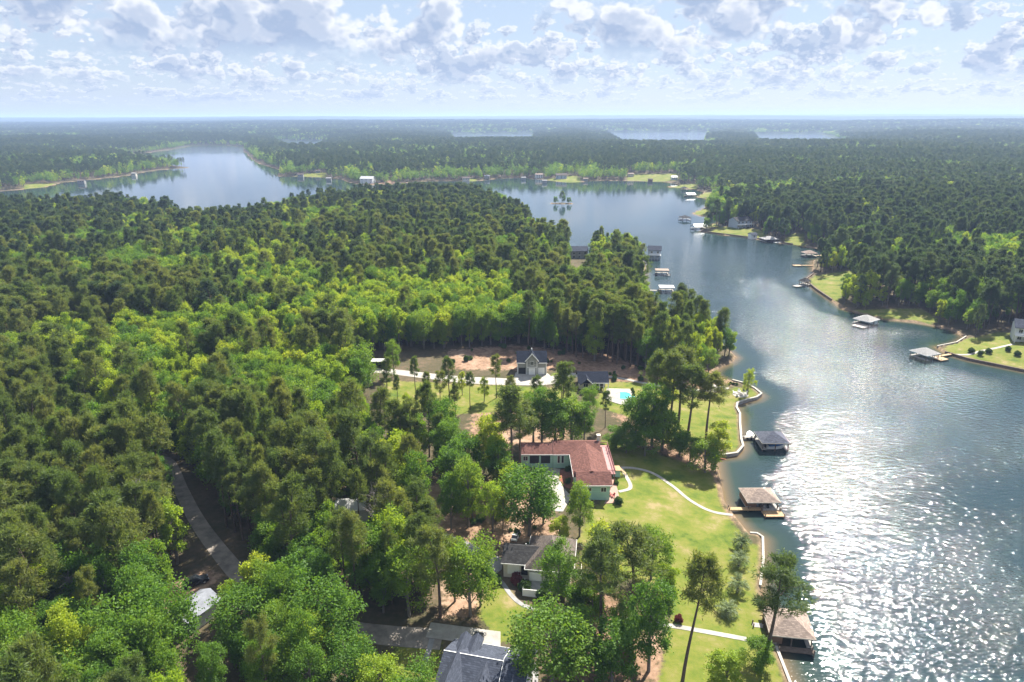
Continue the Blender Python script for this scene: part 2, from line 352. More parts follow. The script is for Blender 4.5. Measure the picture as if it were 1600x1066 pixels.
DIRTS = [pxpoly([(700,552),(800,542),(960,550),(1010,570),(1140,578),(1128,602),(960,590),(900,575),(700,582)],4.5), pxpoly([(790,640),(900,640),(880,690),(790,690)],4.5),
 pxpoly([(640,760),(790,740),(850,770),(880,830),(840,850),(700,850),(630,820)],4.5), pxpoly([(700,890),(760,880),(775,920),(745,965),(690,960)],4.5), pxpoly([(1100,640),(1130,680),(1120,735),(1060,720),(1000,690),(960,650)],2.2),
 pxpoly([(1108,690),(1124,735),(1133,790),(1152,818),(1146,818),(1124,790),(1112,745)],1.0), pxpoly([(1085,572),(1125,570),(1150,598),(1120,600)],1.5), pxpoly([(240,960),(290,905),(325,890),(345,905),(310,940),(270,1000),(235,1000)],5), pxpoly([(550,288),(615,284),(625,292),(540,294)],1), pxpoly([(940,920),(1000,940),(1045,1000),(1030,1066),(900,1066),(890,960)],2.5), pxpoly([(330,560),(470,565),(460,580),(330,578)],6), pxpoly([(740,640),(800,640),(800,700),(730,690)],4.5)]
ROAD = [(-132,182),(-112,170),(-96,160),*[W(*p, 5.5) for p in ((262,722),(283,765),(306,810),(338,855),(385,908),(440,950),(530,975),(600,984),(690,988))]]
def drape(pts, width, name, mat, lift=.05, step=1.0, cross=4, crown=0.0, hfun=None):
    """a strip of paving that follows the ground along a polyline"""
    P = [np.array(p[:2], float) for p in pts]; out = []
    n = len(P)
    for i in range(n - 1):                                     # Catmull-Rom
        p0 = P[max(i - 1, 0)]; p1 = P[i]; p2 = P[i + 1]; p3 = P[min(i + 2, n - 1)]
        k = max(2, int(np.linalg.norm(p2 - p1) / step))
        for t in np.linspace(0, 1, k, endpoint=False):
            out.append(.5 * ((2 * p1) + (p2 - p0) * t + (2 * p0 - 5 * p1 + 4 * p2 - p3) * t * t + (3 * p1 - p0 - 3 * p2 + p3) * t ** 3))
    out.append(P[-1]); out = np.array(out)
    tg = np.gradient(out, axis=0); tg /= np.linalg.norm(tg, axis=1)[:, None] + 1e-9
    nr = np.stack([-tg[:, 1], tg[:, 0]], 1)
    wv = np.interp(np.linspace(0, 1, len(out)), np.linspace(0, 1, len(width)), width) if isinstance(width, (list, tuple)) else np.full(len(out), width)
    V = []; F = []; m = cross + 1
    for c in range(m):
        f = c / cross - .5
        q = out + nr * (wv * f)[:, None]
        z = height(q[:, 0], q[:, 1]) + lift if hfun is None else hfun(q[:, 0], q[:, 1])
        V.append(np.column_stack([q, z]))
    V = np.stack(V, 1).reshape(-1, 3); r = len(out)
    for a in range(r - 1):
        for c in range(cross): F.append((a*m+c+1, a*m+c, (a+1)*m+c, (a+1)*m+c+1))
    # edge skirt, so that the slab has thickness
    nv = len(V); lo = V.copy(); lo[:, 2] -= .25
    V = np.vstack([V, lo])
    for a in range(r - 1):
        F.append((a*m, nv+a*m, nv+(a+1)*m, (a+1)*m)); F.append((a*m+cross, (a+1)*m+cross, nv+(a+1)*m+cross, nv+a*m+cross))
    return link(name, np_mesh(name, V, np.array(F), [mat], smooth=False))
def slab(poly, name, mat, lift=.05, zc=None, thick=.3, parent=None):
    """flat paving with a given outline on the ground"""
    x = np.array([p[0] for p in poly]); y = np.array([p[1] for p in poly])
    z = (height(x, y) + lift) if zc is None else np.full(len(poly), zc)
    n = len(poly); mb = MB()
    if sum(x[i]*y[(i+1)%n]-x[(i+1)%n]*y[i] for i in range(n)) < 0: x, y, z = x[::-1], y[::-1], z[::-1]
    V = [(x[i], y[i], z[i]) for i in range(n)] + [(x[i], y[i], z[i] - thick) for i in range(n)]
    mb.v = V; mb.f = [tuple(range(n))] + [((i+1) % n, i, n + i, n + (i+1) % n) for i in range(n)]
    return mb.build(name, mat, parent)

def build_ground():
    rows = np.concatenate([np.geomspace(30, 500, 360), np.geomspace(500, 70000, 230)[1:]])
    cols = np.linspace(R(-62), R(62), 540)
    A, D = np.meshgrid(cols, rows); X = D * np.sin(A); Y = D * np.cos(A)
    Y = Y; sd = shore(X, Y); H = height(X, Y, sd, True)
    nr, nc = X.shape
    V = np.column_stack([X.ravel(), Y.ravel(), H.ravel()])
    i = (np.arange(nr - 1)[:, None] * nc + np.arange(nc - 1)[None]).ravel()
    F = np.column_stack([i, i + 1, i + nc + 1, i + nc])[:, ::-1]
    sdr = sd.ravel()
    keep = (np.max(sdr[F], axis=1) > -12) | (np.hypot(V[F[:, 0], 0], V[F[:, 0], 1]) > 1500)
    lawn = np.zeros(X.shape); dirt = np.zeros(X.shape)
    near = D < 1600; xn, yn = X[near], Y[near]; lw = np.zeros(xn.shape); dr = np.zeros(xn.shape)
    for q in LAWNS:
        e = seg_dist(xn, yn, q); e = np.where(inside(xn, yn, q), e, -e); s = 1.2 + np.hypot(xn, yn) * .004; lw = np.maximum(lw, np.clip(.5 + e / s * .5, 0, 1))
    for q in DIRTS:
        e = seg_dist(xn, yn, q); e = np.where(inside(xn, yn, q), e, -e); dr = np.maximum(dr, np.clip(.5 + e / 7, 0, 1))
    lawn[near] = lw; dirt[near] = dr
    me = np_mesh('ground', V, F[keep], smooth=True)
    for nm, arr in (('lawn', lawn), ('earth', dirt), ('inland', np.clip(sd, -20, 400)), ('far', np.clip((D - 2200) / 700, 0, 1))):
        a = me.attributes.new(nm, 'FLOAT', 'POINT'); a.data.foreach_set('value', arr.ravel().astype(np.float32))
    m, nt, nd = new_mat('ground_cover'); L = nt.links
    tc = nd('ShaderNodeTexCoord'); at = {k: nd('ShaderNodeAttribute', attribute_name=k).outputs['Fac'] for k in ('lawn', 'earth', 'inland', 'far')}
    def noise(s, det=5.0, rough=.6):
        n = nd('ShaderNodeTexNoise', _Scale=s, _Detail=det, _Roughness=rough); L.new(tc.outputs['Object'], n.inputs['Vector']); return n.outputs[0]
    n1, n2, n3 = noise(.09), noise(.7, 6.0, .7), noise(.02, 4.0)
    def mth(op, a, b):
        n = nd('ShaderNodeMath', operation=op)
        for i_, v in enumerate((a, b)):
            if isinstance(v, (int, float)): n.inputs[i_].default_value = v
            else: L.new(v, n.inputs[i_])
        return n.outputs[0]
    def mixc(f, a, b):
        n = nd('ShaderNodeMix', data_type='RGBA'); L.new(f, n.inputs[0]); L.new(a, n.inputs[6]); L.new(b, n.inputs[7]); return n.outputs[2]
    n4 = noise(.22, 3.0, .5)
    turf = mth('ADD', mth('MULTIPLY', n1, .30), mth('ADD', mth('MULTIPLY', n2, .30), mth('MULTIPLY', n4, .40)))
    mixn = mth('ADD', mth('MULTIPLY', n1, .5), mth('MULTIPLY', n2, .5))
    floor = ramp(nd, nt, mixn, ((.32, (.045, .05, .02)), (.5, (.085, .07, .04)), (.66, (.15, .105, .07))))
    grass = ramp(nd, nt, turf, ((.37, (.06, .095, .016)), (.44, (.10, .135, .02)), (.50, (.14, .155, .028)), (.56, (.17, .165, .045)), (.63, (.25, .20, .095))))
    earth = ramp(nd, nt, mixn, ((.36, (.10, .075, .04)), (.45, (.20, .125, .08)), (.53, (.28, .18, .12)), (.62, (.36, .255, .18))))
    wood = ramp(nd, nt, mth('ADD', mth('MULTIPLY', n3, .6), mth('MULTIPLY', n1, .4)), ((.35, (.022, .036, .02)), (.52, (.036, .056, .026)), (.66, (.065, .092, .034))))
    def edge(a):  # ragged border
        r_ = nd('ShaderNodeMapRange', interpolation_type='SMOOTHSTEP'); r_.inputs['From Min'].default_value = .32; r_.inputs['From Max'].default_value = .68
        L.new(mth('ADD', a, mth('MULTIPLY', mth('SUBTRACT', n2, .5), 1.3)), r_.inputs['Value']); return r_.outputs[0]
    c = mixc(edge(at['earth']), floor, earth); c = mixc(edge(at['lawn']), c, grass)
    bank = nd('ShaderNodeMapRange', interpolation_type='SMOOTHSTEP'); bank.inputs['From Min'].default_value = 1.6; bank.inputs['From Max'].default_value = .2
    L.new(at['inland'], bank.inputs['Value'])
    sand = ramp(nd, nt, n2, ((.3, (.10, .075, .045)), (.55, (.19, .135, .085)), (.75, (.40, .29, .19))))
    c = mixc(bank.outputs[0], c, sand); c = mixc(at['far'], c, wood)
    b = nd('ShaderNodeBsdfPrincipled', _Roughness=.95); b.inputs['Specular IOR Level'].default_value = .1; L.new(c, b.inputs['Base Color'])
    bp = nd('ShaderNodeBump', _Strength=.6, _Distance=.12); L.new(n2, bp.inputs['Height']); L.new(bp.outputs[0], b.inputs['Normal'])
    o = nd('ShaderNodeOutputMaterial'); L.new(b.outputs[0], o.inputs[0]); me.materials.append(m)
    g = link('ground', me); tag(g, 'rolling ground under the woods with lawns and bare earth', kind='structure')
    # ---- water: one sheet at lake level, over the lake bed
    kw = (np.min(sdr[F], axis=1) < 1.0)
    used = np.unique(F[kw]); remap = np.full(len(V), -1); remap[used] = np.arange(len(used))
    WV = V[used].copy(); WV[:, 2] = 0
    wm = np_mesh('lake_water', WV, remap[F[kw]], smooth=True)
    shal = np.exp(np.minimum(sdr[used], 0) / 3.5)
    a = wm.attributes.new('shallow', 'FLOAT', 'POINT'); a.data.foreach_set('value', shal.astype(np.float32))
    # wind: ripples in the open reach on the right, calm in the lee of the near shore and far up the lake
    x, y = WV[:, 0], WV[:, 1]
    up = np.clip((y - 1900) / 200, 0, 1)
    lee = np.clip((-sdr[used] - 6) / 9, 0, 1)
    wind = (.16 + .84 * lee) * (.05 + .95 * np.clip((600 - y) / 260, 0, 1))
    wind *= .55 + .5 * vnoise(x, y * .6, 40, 9) + .4 * vnoise(x + y * .5, y * 1.6, 16, 19)
    wind = wind * (1 - up) + .7 * up
    a = wm.attributes.new('wind', 'FLOAT', 'POINT'); a.data.foreach_set('value', wind.astype(np.float32))
    m, nt, nd = new_mat('lake_water'); L = nt.links
    tc = nd('ShaderNodeTexCoord'); mp = nd('ShaderNodeMapping'); mp.inputs['Rotation'].default_value = (0, 0, R(28)); mp.inputs['Scale'].default_value = (1, 1.9, 1); L.new(tc.outputs['Object'], mp.inputs[0])
    w1 = nd('ShaderNodeTexNoise', _Scale=.5, _Detail=2.5, _Roughness=.6); L.new(mp.outputs[0], w1.inputs['Vector'])
    aw = nd('ShaderNodeAttribute', attribute_name='wind'); as_ = nd('ShaderNodeAttribute', attribute_name='shallow')
    bp = nd('ShaderNodeBump', _Distance=WAVE); L.new(w1.outputs[0], bp.inputs['Height']); L.new(aw.outputs['Fac'], bp.inputs['Strength'])
    c = ramp(nd, nt, as_.outputs['Fac'], ((.0, (.018, .036, .042)), (.35, (.026, .045, .036)), (1.0, (.16, .11, .06))))
    b = nd('ShaderNodeBsdfPrincipled', _Roughness=.045); b.inputs['IOR'].default_value = 1.33; L.new(c, b.inputs['Base Color']); L.new(bp.outputs[0], b.inputs['Normal'])
    o = nd('ShaderNodeOutputMaterial'); L.new(b.outputs[0], o.inputs[0]); wm.materials.append(m)
    w = link('lake_water', wm); tag(w, 'rippled lake water', kind='structure')
WAVE = .36
HAZE_DENSITY = 1.1e-4
build_ground()
# ------------------------------------------------------------------ trees
def unit(v): return v / (np.linalg.norm(v, axis=-1, keepdims=True) + 1e-9)
def rhombi(c, d, length, width, rng):
    """leaf-shaped quads: base at c, pointing along d"""
    n = len(c); r = unit(rng.normal(size=(n, 3))); s = unit(np.cross(d, r))
    length = np.broadcast_to(length, n)[:, None]; width = np.broadcast_to(width, n)[:, None]
    mid = c + d * length * .5; up = np.cross(s, d) * length * .10
    V = np.stack([c, mid + s * width * .5 + up, c + d * length, mid - s * width * .5 + up], 1).reshape(-1, 3)
    return V, np.arange(4 * n).reshape(n, 4)
def limbs(segs, k):
    """tapered round limbs as quads; segs: list of polylines [(point, radius), ...]"""
    Vs, Fs, n = [], [], 0
    for pl in segs:
        for i, (p, r) in enumerate(pl):
            p = np.array(p, float); q = np.array(pl[min(i + 1, len(pl) - 1)][0], float) - np.array(pl[max(i - 1, 0)][0], float)
            q = unit(q); a = unit(np.cross(q, [.31, .87, .2])); b = np.cross(q, a)
            t = np.arange(k) * 2 * np.pi / k
            Vs.append(p + r * (np.cos(t)[:, None] * a + np.sin(t)[:, None] * b))
            if i:
                for j in range(k): Fs.append((n - k + j, n - k + (j + 1) % k, n + (j + 1) % k, n + j))
            n += k
    return np.vstack(Vs), np.array(Fs)
def pine_shape(seed, lod=0, Ht=22.0, bare=.5, spread=3.4, thin=1.0):
    rng = np.random.default_rng(seed)
    lean = rng.normal(size=2) * .35
    tp = lambda t: np.array([lean[0] * t * t * 2 + .25 * math.sin(t * 5 + seed), lean[1] * t * t * 2 + .25 * math.cos(t * 4 + seed), Ht * t])
    segs = [[(tp(t), .30 * (1 - t) ** .8 + .035) for t in np.linspace(0, 1, 9)]]
    C, A = [], []
    nb = int((25 if lod == 0 else 14) * thin)
    for i in range(nb):
        t = bare + (1 - bare) * (i + rng.random()) / nb
        f = (t - bare) / (1 - bare)
        prof = (math.sin(min(1, f * 1.05 + .20) * math.pi * .92) ** .75) * (1 if rng.random() > .15 else .55)
        ln = spread * (.35 + .75 * prof) * rng.uniform(.7, 1.15)
        az = i * 2.4 + rng.normal() * .5; up = rng.uniform(.05, .5) + f * .5
        d = unit(np.array([math.cos(az), math.sin(az), up])); p0 = tp(t); p1 = p0 + d * ln * .55; p2 = p1 + unit(d + np.array([0, 0, .35])) * ln * .45
        if p2[2] > Ht * 1.02: p2[2] = Ht * 1.02
        segs.append([(p0, .07 * (1.2 - f)), (p1, .04), (p2, .015)])
        for k in range(7 if lod == 0 else 4):
            u = rng.uniform(.62, 1.1)
            base = p0 + (p2 - p0) * u + rng.normal(size=3) * ln * np.array([.15, .15, .07])
            C.append(base); A.append(unit(d * .6 + np.array([0, 0, .8]) + rng.normal(size=3) * .3))
    for k in range(5 if lod == 0 else 2): C.append(tp(1) + rng.normal(size=3) * .35); A.append(np.array([0, 0, 1.]))
    C = np.array(C); A = np.array(A); m = 34 if lod == 0 else 16
    n = len(C); ci = np.repeat(np.arange(n), m)
    d = unit(A[ci] * .45 + rng.normal(size=(n * m, 3)) * .8)
    off = rng.normal(size=(n * m, 3)) * (.30 if lod == 0 else .42)
    sz = rng.uniform(.55, 1.0, n * m) * (1.0 if lod == 0 else 1.35)
    V, F = rhombi(C[ci] + off, d, sz, sz * (.16 if lod == 0 else .36), rng)
    tint = np.repeat(np.clip(rng.random(n)[ci] * .7 + rng.random(n * m) * .3, 0, 1), 4)
    if lod: segs = segs[:1]
    TV, TF = limbs(segs, 7 if lod == 0 else 4)
    return (TV, TF), (V, F, tint)
def leaf_shape(seed, lod=0, Ht=16.0, width=8.0, low=.16, lobes=13, leaf=.37, openness=0.0):
    rng = np.random.default_rng(seed)
    segs = [[(np.array([.15 * math.sin(t * 3 + seed), .15 * math.cos(t * 3), Ht * .82 * t]), .27 * (1 - t) ** .7 + .03) for t in np.linspace(0, 1, 7)]]
    cz = Ht * (low + 1) / 2; hz = Ht * (1 - low) / 2
    C, A = [], []
    nl = lobes if lod == 0 else max(6, lobes // 2 + 1)
    for i in range(nl):
        z = -0.85 + 1.8 * (i + rng.random() * .8) / nl; z = min(z, .95)
        rad = math.sqrt(max(.05, 1 - z * z)) * (.72 if z > 0 else .72 + .12 * -z); az = i * 2.4 + rng.normal() * .35
        c = np.array([math.cos(az) * rad * width * rng.uniform(.26, .46), math.sin(az) * rad * width * rng.uniform(.26, .46), cz + z * hz * .80]) * 1.0
        lr = width * rng.uniform(.11, .29)
        base = np.array([0, 0, max(Ht * .15, c[2] - hz * .5)])
        segs.append([(base, .09), ((base + c) / 2 + np.array([0, 0, .2]), .06), (c, .02)])
        m = 15 if lod == 0 else 6
        dd = unit(rng.normal(size=(m, 3)) + np.array([math.cos(az) * .5, math.sin(az) * .5, .45]))
        q = c + dd * lr * rng.uniform(.55, 1.05, (m, 1)) * np.array([1, 1, .85])
        if openness: q = q[rng.random(m) > openness]; dd = dd[:len(q)]
        C.append(q); A.append(dd)
    C = np.vstack(C); A = np.vstack(A)
    over = C[:, 2] > Ht; C[over, 2] = Ht - rng.random(over.sum()) * .5
    m = 36 if lod == 0 else 11; n = len(C); ci = np.repeat(np.arange(n), m)
    k = leaf * (1 if lod == 0 else 2.3)
    off = rng.normal(size=(n * m, 3)) * width * (.050 if lod == 0 else .07)
    d = unit(rng.normal(size=(n * m, 3)) * .8 + A[ci] * .4 - np.array([0, 0, .15]))
    sz = rng.uniform(.65, 1.2, n * m) * k
    V, F = rhombi(C[ci] + off, d, sz, sz * .72, rng)
    tint = np.repeat(np.clip(rng.random(n)[ci] * .6 + rng.random(n * m) * .4, 0, 1), 4)
    if lod: segs = segs[:1]
    TV, TF = limbs(segs, 7 if lod == 0 else 4)
    return (TV, TF), (V, F, tint)
def with_tint(me, tint):
    a = me.attributes.new('tint', 'FLOAT', 'POINT'); a.data.foreach_set('value', tint.astype(np.float32)); return me
def tree_meshes(shape, bark, leaves):
    (TV, TF), (V, F, tint) = shape
    return np_mesh('trunk', TV, TF, [bark], smooth=True), with_tint(np_mesh('crown', V, F, [leaves]), tint)
def joined(shape, bark, leaves, name):
    (TV, TF), (V, F, tint) = shape
    me = np_mesh(name, np.vstack([TV, V]), np.vstack([TF, F + len(TV)]), [bark, leaves], np.r_[np.zeros(len(TF)), np.ones(len(F))])
    return with_tint(me, np.r_[np.zeros(len(TV)), tint])
PINES = [dict(seed=s, Ht=h, bare=b, spread=w) for s, h, b, w in ((1,22,.52,3.6),(2,24,.58,3.2),(3,20,.46,4.1),(4,23,.62,3.1),(5,18,.40,3.5),(6,25,.55,4.3))]
GREENS = [dict(seed=s, Ht=h, width=w, low=l, lobes=n) for s, h, w, l, n in ((11,16,8.5,.14,14),(12,18,7.5,.12,15),(13,14,9.5,.18,14),(14,20,8.0,.15,17),(15,12,7.0,.10,12))]
LIMES = [dict(seed=s, Ht=h, width=w, low=l, lobes=n, openness=.12) for s, h, w, l, n in ((21,15,6.0,.14,13),(22,18,6.5,.18,15),(23,13,5.5,.10,12),(24,16,7.5,.16,13))]
KIND = {'pine': (pine_shape, PINES, M_BARK, M_PINE), 'green': (leaf_shape, GREENS, M_BARKG, M_GREEN), 'lime': (leaf_shape, LIMES, M_BARKG, M_LIME)}
PROTO = {k: [(*tree_meshes(f(**a), bark, lv), a['Ht']) for a in specs] for k, (f, specs, bark, lv) in KIND.items()}
MASS = []                                                          # meshes that the far woods repeat
for k, (f, specs, bark, lv) in KIND.items():
    for a in specs: MASS.append((k, 0, joined(f(**a), bark, lv, 'woodland_' + k)))
for k, (f, specs, bark, lv) in KIND.items():
    for a in specs[:4]: MASS.append((k, 1, joined(f(lod=1, **a), bark, lv, 'distant_' + k)))
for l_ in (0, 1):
    for a in PINES[:4 if l_ else 6]: MASS.append(('darkpine', l_, joined(pine_shape(lod=l_, **a), M_BARK, M_PINE_SHADE, 'woodland_darkpine')))
NAME = {'pine': 'pine_tree', 'green': 'broadleaf_tree', 'lime': 'young_tree'}
TREE_SPOTS = []                                                    # every placed single tree keeps its distance from the others
def plant(kind, x, y, ht, label, group=None, wide=1.0, variant=None, rng=random.Random(7), z=None, tilt=None, name=None, mats=None):
    v = variant if variant is not None else rng.randrange(len(PROTO[kind]))
    tm, cm, H0 = PROTO[kind][v]
    root = empty(name or NAME[kind], (x, y, (Z(x, y) if z is None else z) - .15), rng.uniform(0, 6.28), label, 'tree', group)
    s = ht / H0; root.scale = (s * wide, s * wide, s)
    if tilt: root.rotation_euler = (tilt[0], tilt[1], 0)
    link('trunk', tm, root)
    c = link('crown', cm, root)
    if mats:
        c.material_slots[0].link = 'OBJECT'; c.material_slots[0].material = mats
    TREE_SPOTS.append((x, y, max(2.2, ht * .14 * wide)))
    return root
# ------------------------------------------------------------------ paving, walls, paths
def structure(o, label): return tag(o, label, kind='structure')
structure(drape(ROAD, [2.8, 2.8, 3.1, 3.8, 5.0], 'gravel_road', M_GRAVEL, .05), 'pale gravel road winding through the woods')
structure(drape([W(*p, 5) for p in ((520,575),(560,583),(610,586),(660,590),(720,594),(790,595),(850,594),(872,586),(893,581),(925,583))], [4.5, 4.5, 5, 6, 5, 3], 'driveway', M_CONC, .06), 'long pale concrete drive to the grey garage')
structure(slab([W(*p, 4.4) for p in ((806,583),(856,583),(866,592),(858,600),(800,600))], 'garage_apron_pavement', M_CONC, .10), 'concrete apron before the garage doors')
structure(drape([W(*p, 3) for p in ((951,590),(980,593),(1010,598),(1060,603),(1100,604),(1120,603))], 1.6, 'lake_walk_path', M_CONC, .06, .6), 'concrete walk from the pool house to the point')
def ellipse(cx, cy, rx, ry, n=28, rot=0): return [(cx + rx*math.cos(t)*math.cos(rot) - ry*math.sin(t)*math.sin(rot), cy + rx*math.cos(t)*math.sin(rot) + ry*math.sin(t)*math.cos(rot)) for t in np.linspace(0, 2*math.pi, n, endpoint=False)]
structure(slab(ellipse(70.5, 218.2, 4.0, 2.2, rot=-.2), 'round_patio_pavement', M_CONC, .12), 'pale oval patio at the end of the walk')
structure(drape([W(*p, 2.5) for p in ((966,731),(990,730),(1020,736),(1050,753),(1080,775),(1110,789),(1146,795))], .95, 'lawn_path', M_CONC, .06, .6), 'curved white path over the lawn to the dock')
structure(drape([W(*p, 2.5) for p in ((971,731),(980,746),(985,756),(983,763),(967,768))], .95, 'garden_path', M_CONC, .064, .5), 'short hooked white path beside the brick patio')
structure(drape([W(*p, 2) for p in ((980,972),(1045,977),(1100,983),(1168,991))], 1.1, 'dock_path', M_CONC, .06, .6), 'straight white path to the nearest boathouse')
structure(drape([W(*p, 4.2) for p in ((772,896),(785,908),(797,924),(811,937),(830,945),(862,950))], .9, 'front_path', M_CONC2, .06, .5), 'curved grey path round the grey house')
structure(slab([W(*p, 4.6) for p in ((640,850),(690,828),(735,845),(786,868),(784,884),(770,896),(730,890),(700,885))], 'parking_court_pavement', M_CONC2, .07), 'sun-flecked concrete court left of the grey house')
structure(slab([W(*p, 4.4) for p in ((673,971),(782,982),(782,1006),(665,994))], 'house_drive_pavement', M_CONC, .09), 'concrete drive before the slate-roofed house')
structure(drape([W(*p, 4.4) for p in ((675,996),(668,1020),(655,1050))], .9, 'side_path', M_CONC2, .06), 'narrow path along the slate-roofed house')
structure(drape([W(*p, 4.2) for p in ((824,1022),(836,1036),(836,1066))], .9, 'garden_walk_path', M_CONC2, .06), 'curved walk right of the slate-roofed house')
structure(slab([W(*p, 4.8) for p in ((853,721),(876,724),(873,737),(880,752),(893,766),(880,790),(850,790),(846,760),(853,738))], 'court_pavement', M_CONC, .08), 'pale curved parking court by the red-roofed house')
structure(slab([W(*p, 4.6) for p in ((876,727),(889,723),(897,738),(895,756),(884,753),(873,741))], 'mulch_bed_ground', M_MULCH, .14), 'round red mulch bed in the court')
structure(slab([W(*p, 2.6) for p in ((951,748),(960,748),(965,765),(969,785),(944,788),(948,780))], 'brick_patio_pavement', M_BRICK, .12), 'pink brick patio by the mint wall')
structure(slab([W(*p, 1.4) for p in ((1112,702),(1125,690),(1149,707),(1147,711),(1119,712))], 'shore_patio_pavement', M_MULCH, .1), 'brown patio at the corner of the seawall')
structure(slab([W(*p, 3.4) for p in ((948,607),(984,606),(991,616),(988,626),(984,634),(962,629),(946,624))], 'pool_deck_pavement', M_CONC, .16), 'white pool deck')
def seawall(pts, label, cap=M_CAP, face=M_STONE, hgt=.95, z0=-1.2, wid=.5):
    r = empty('seawall', (0, 0, 0), 0, label, 'seawall')
    P = np.array(pts, float); tg = np.gradient(P, axis=0); tg = unit(tg); nr = np.stack([-tg[:, 1], tg[:, 0]], 1)
    rings = lambda w, lo, hi: [[(p[0]-n[0]*w/2, p[1]-n[1]*w/2, lo), (p[0]+n[0]*w/2, p[1]+n[1]*w/2, lo), (p[0]+n[0]*w/2, p[1]+n[1]*w/2, hi), (p[0]-n[0]*w/2, p[1]-n[1]*w/2, hi)] for p, n in zip(P, nr)]
    MB().loft(rings(wid, z0, hgt)).build('wall_face', face, r)
    MB().loft(rings(wid + .16, hgt + .002, hgt + .13)).build('wall_cap', cap, r)
    return r
def lake_part(a, b):
    i = min(range(len(LAKE)), key=lambda k: math.dist(LAKE[k], a)); j = min(range(len(LAKE)), key=lambda k: math.dist(LAKE[k], b))
    return LAKE[i:j + 1]
seawall(lake_part((56.6,169.2),(78.3,226)), 'stone seawall with pale cap curving round the green point')
seawall(lake_part((49.5,114.4),(53.5,132.6)), 'low pale seawall beside the palm trees', face=M_CAP, hgt=.75, wid=.35)
seawall(lake_part((44,60),(46.6,98)), 'low timber seawall below the nearest boathouse', face=M_PILE, cap=M_DOCKG, hgt=.7, wid=.35)
seawall(lake_part((192,276),(173,263))[::1], 'pale seawall at the cove by the white house', face=M_CAP, hgt=.8, wid=.35)
seawall(lake_part((172,256),(300,165)), 'dark timber seawall below the white house', face=M_PILE, cap=M_PILE, hgt=.85, wid=.4)
seawall(lake_part((180,399),(163.5,338)), 'dark seawall along the bright lawn point across the lake', face=M_PILE, cap=M_PILE, hgt=.9, wid=.4)
seawall(lake_part((156,560),(206,497)), 'dark seawall below the blue-grey house', face=M_PILE, cap=M_PILE, hgt=.9, wid=.5)

# ------------------------------------------------------------------ building kit
def gable(mb, x0, x1, y0, y1, ze, zr, axis='x', th=.18, ridge=None):
    """closed gable roof over a rectangle; ridge along axis"""
    if axis == 'x':
        ym = (y0 + y1) / 2 if ridge is None else ridge
        a = [(x, y, z) for x in (x0, x1) for y, z in ((y0, ze), (ym, zr), (y1, ze), (y1, ze - th), (ym, zr - th), (y0, ze - th))]
    else:
        xm = (x0 + x1) / 2 if ridge is None else ridge
        a = [(x, y, z) for y in (y0, y1) for x, z in ((x1, ze), (xm, zr), (x0, ze), (x0, ze - th), (xm, zr - th), (x1, ze - th))]
    n = len(mb.v); mb.v += a
    for i in range(6): j = (i + 1) % 6; mb.f.append((n + i, n + j, n + 6 + j, n + 6 + i))
    for o in (0, 6): mb.f += [(n+o, n+o+1, n+o+4, n+o+5), (n+o+1, n+o+2, n+o+3, n+o+4)]
    return mb
def gable_ends(mb, x0, x1, y0, y1, ze, zr, axis='x', t=.12):
    """the triangular wall tops under a gable"""
    if axis == 'x':
        ym = (y0 + y1) / 2
        for a, b in ((x0, x0 + t), (x1 - t, x1)):
            mb.loft([[(a, y0, ze), (a, y1, ze), (a, ym, zr)], [(b, y0, ze), (b, y1, ze), (b, ym, zr)]])
    else:
        xm = (x0 + x1) / 2
        for a, b in ((y0, y0 + t), (y1 - t, y1)):
            mb.loft([[(x0, a, ze), (x1, a, ze), (xm, a, zr)], [(x0, b, ze), (x1, b, ze), (xm, b, zr)]])
    return mb
def hip(mb, x0, x1, y0, y1, ze, zr, th=.2):
    w, d = x1 - x0, y1 - y0; k = min(w, d) / 2
    ra, rb = ((x0 + k, (y0 + y1) / 2), (x1 - k, (y0 + y1) / 2)) if w >= d else (((x0 + x1) / 2, y0 + k), ((x0 + x1) / 2, y1 - k))
    if w == d: ra, rb = (ra[0] - .15, ra[1]), (rb[0] + .15, rb[1])
    n = len(mb.v)
    mb.v += [(x0,y0,ze),(x1,y0,ze),(x1,y1,ze),(x0,y1,ze),(*ra,zr),(*rb,zr),(x0,y0,ze-th),(x1,y0,ze-th),(x1,y1,ze-th),(x0,y1,ze-th)]
    fs = [(0,1,5,4),(1,2,5),(2,3,4,5),(3,0,4)] if w >= d else [(0,1,4),(1,2,5,4),(2,3,5),(3,0,4,5)]
    mb.f += [tuple(n + i for i in f) for f in fs + [(6,7,1,0),(7,8,2,1),(8,9,3,2),(9,6,0,3),(9,8,7,6)]]
    return mb
def trim_box(mb, x0, x1, y0, y1, z, h=.2, t=.06):
    """fascia board round an eave"""
    mb.box(x0 - t, x1 + t, y0 - t, y0 - .003, z - h, z - .01); mb.box(x0 - t, x1 + t, y1 + .003, y1 + t, z - h, z - .01)
    mb.box(x0 - t, x0 - .003, y0, y1, z - h, z - .01); mb.box(x1 + .003, x1 + t, y0, y1, z - h, z - .01); return mb
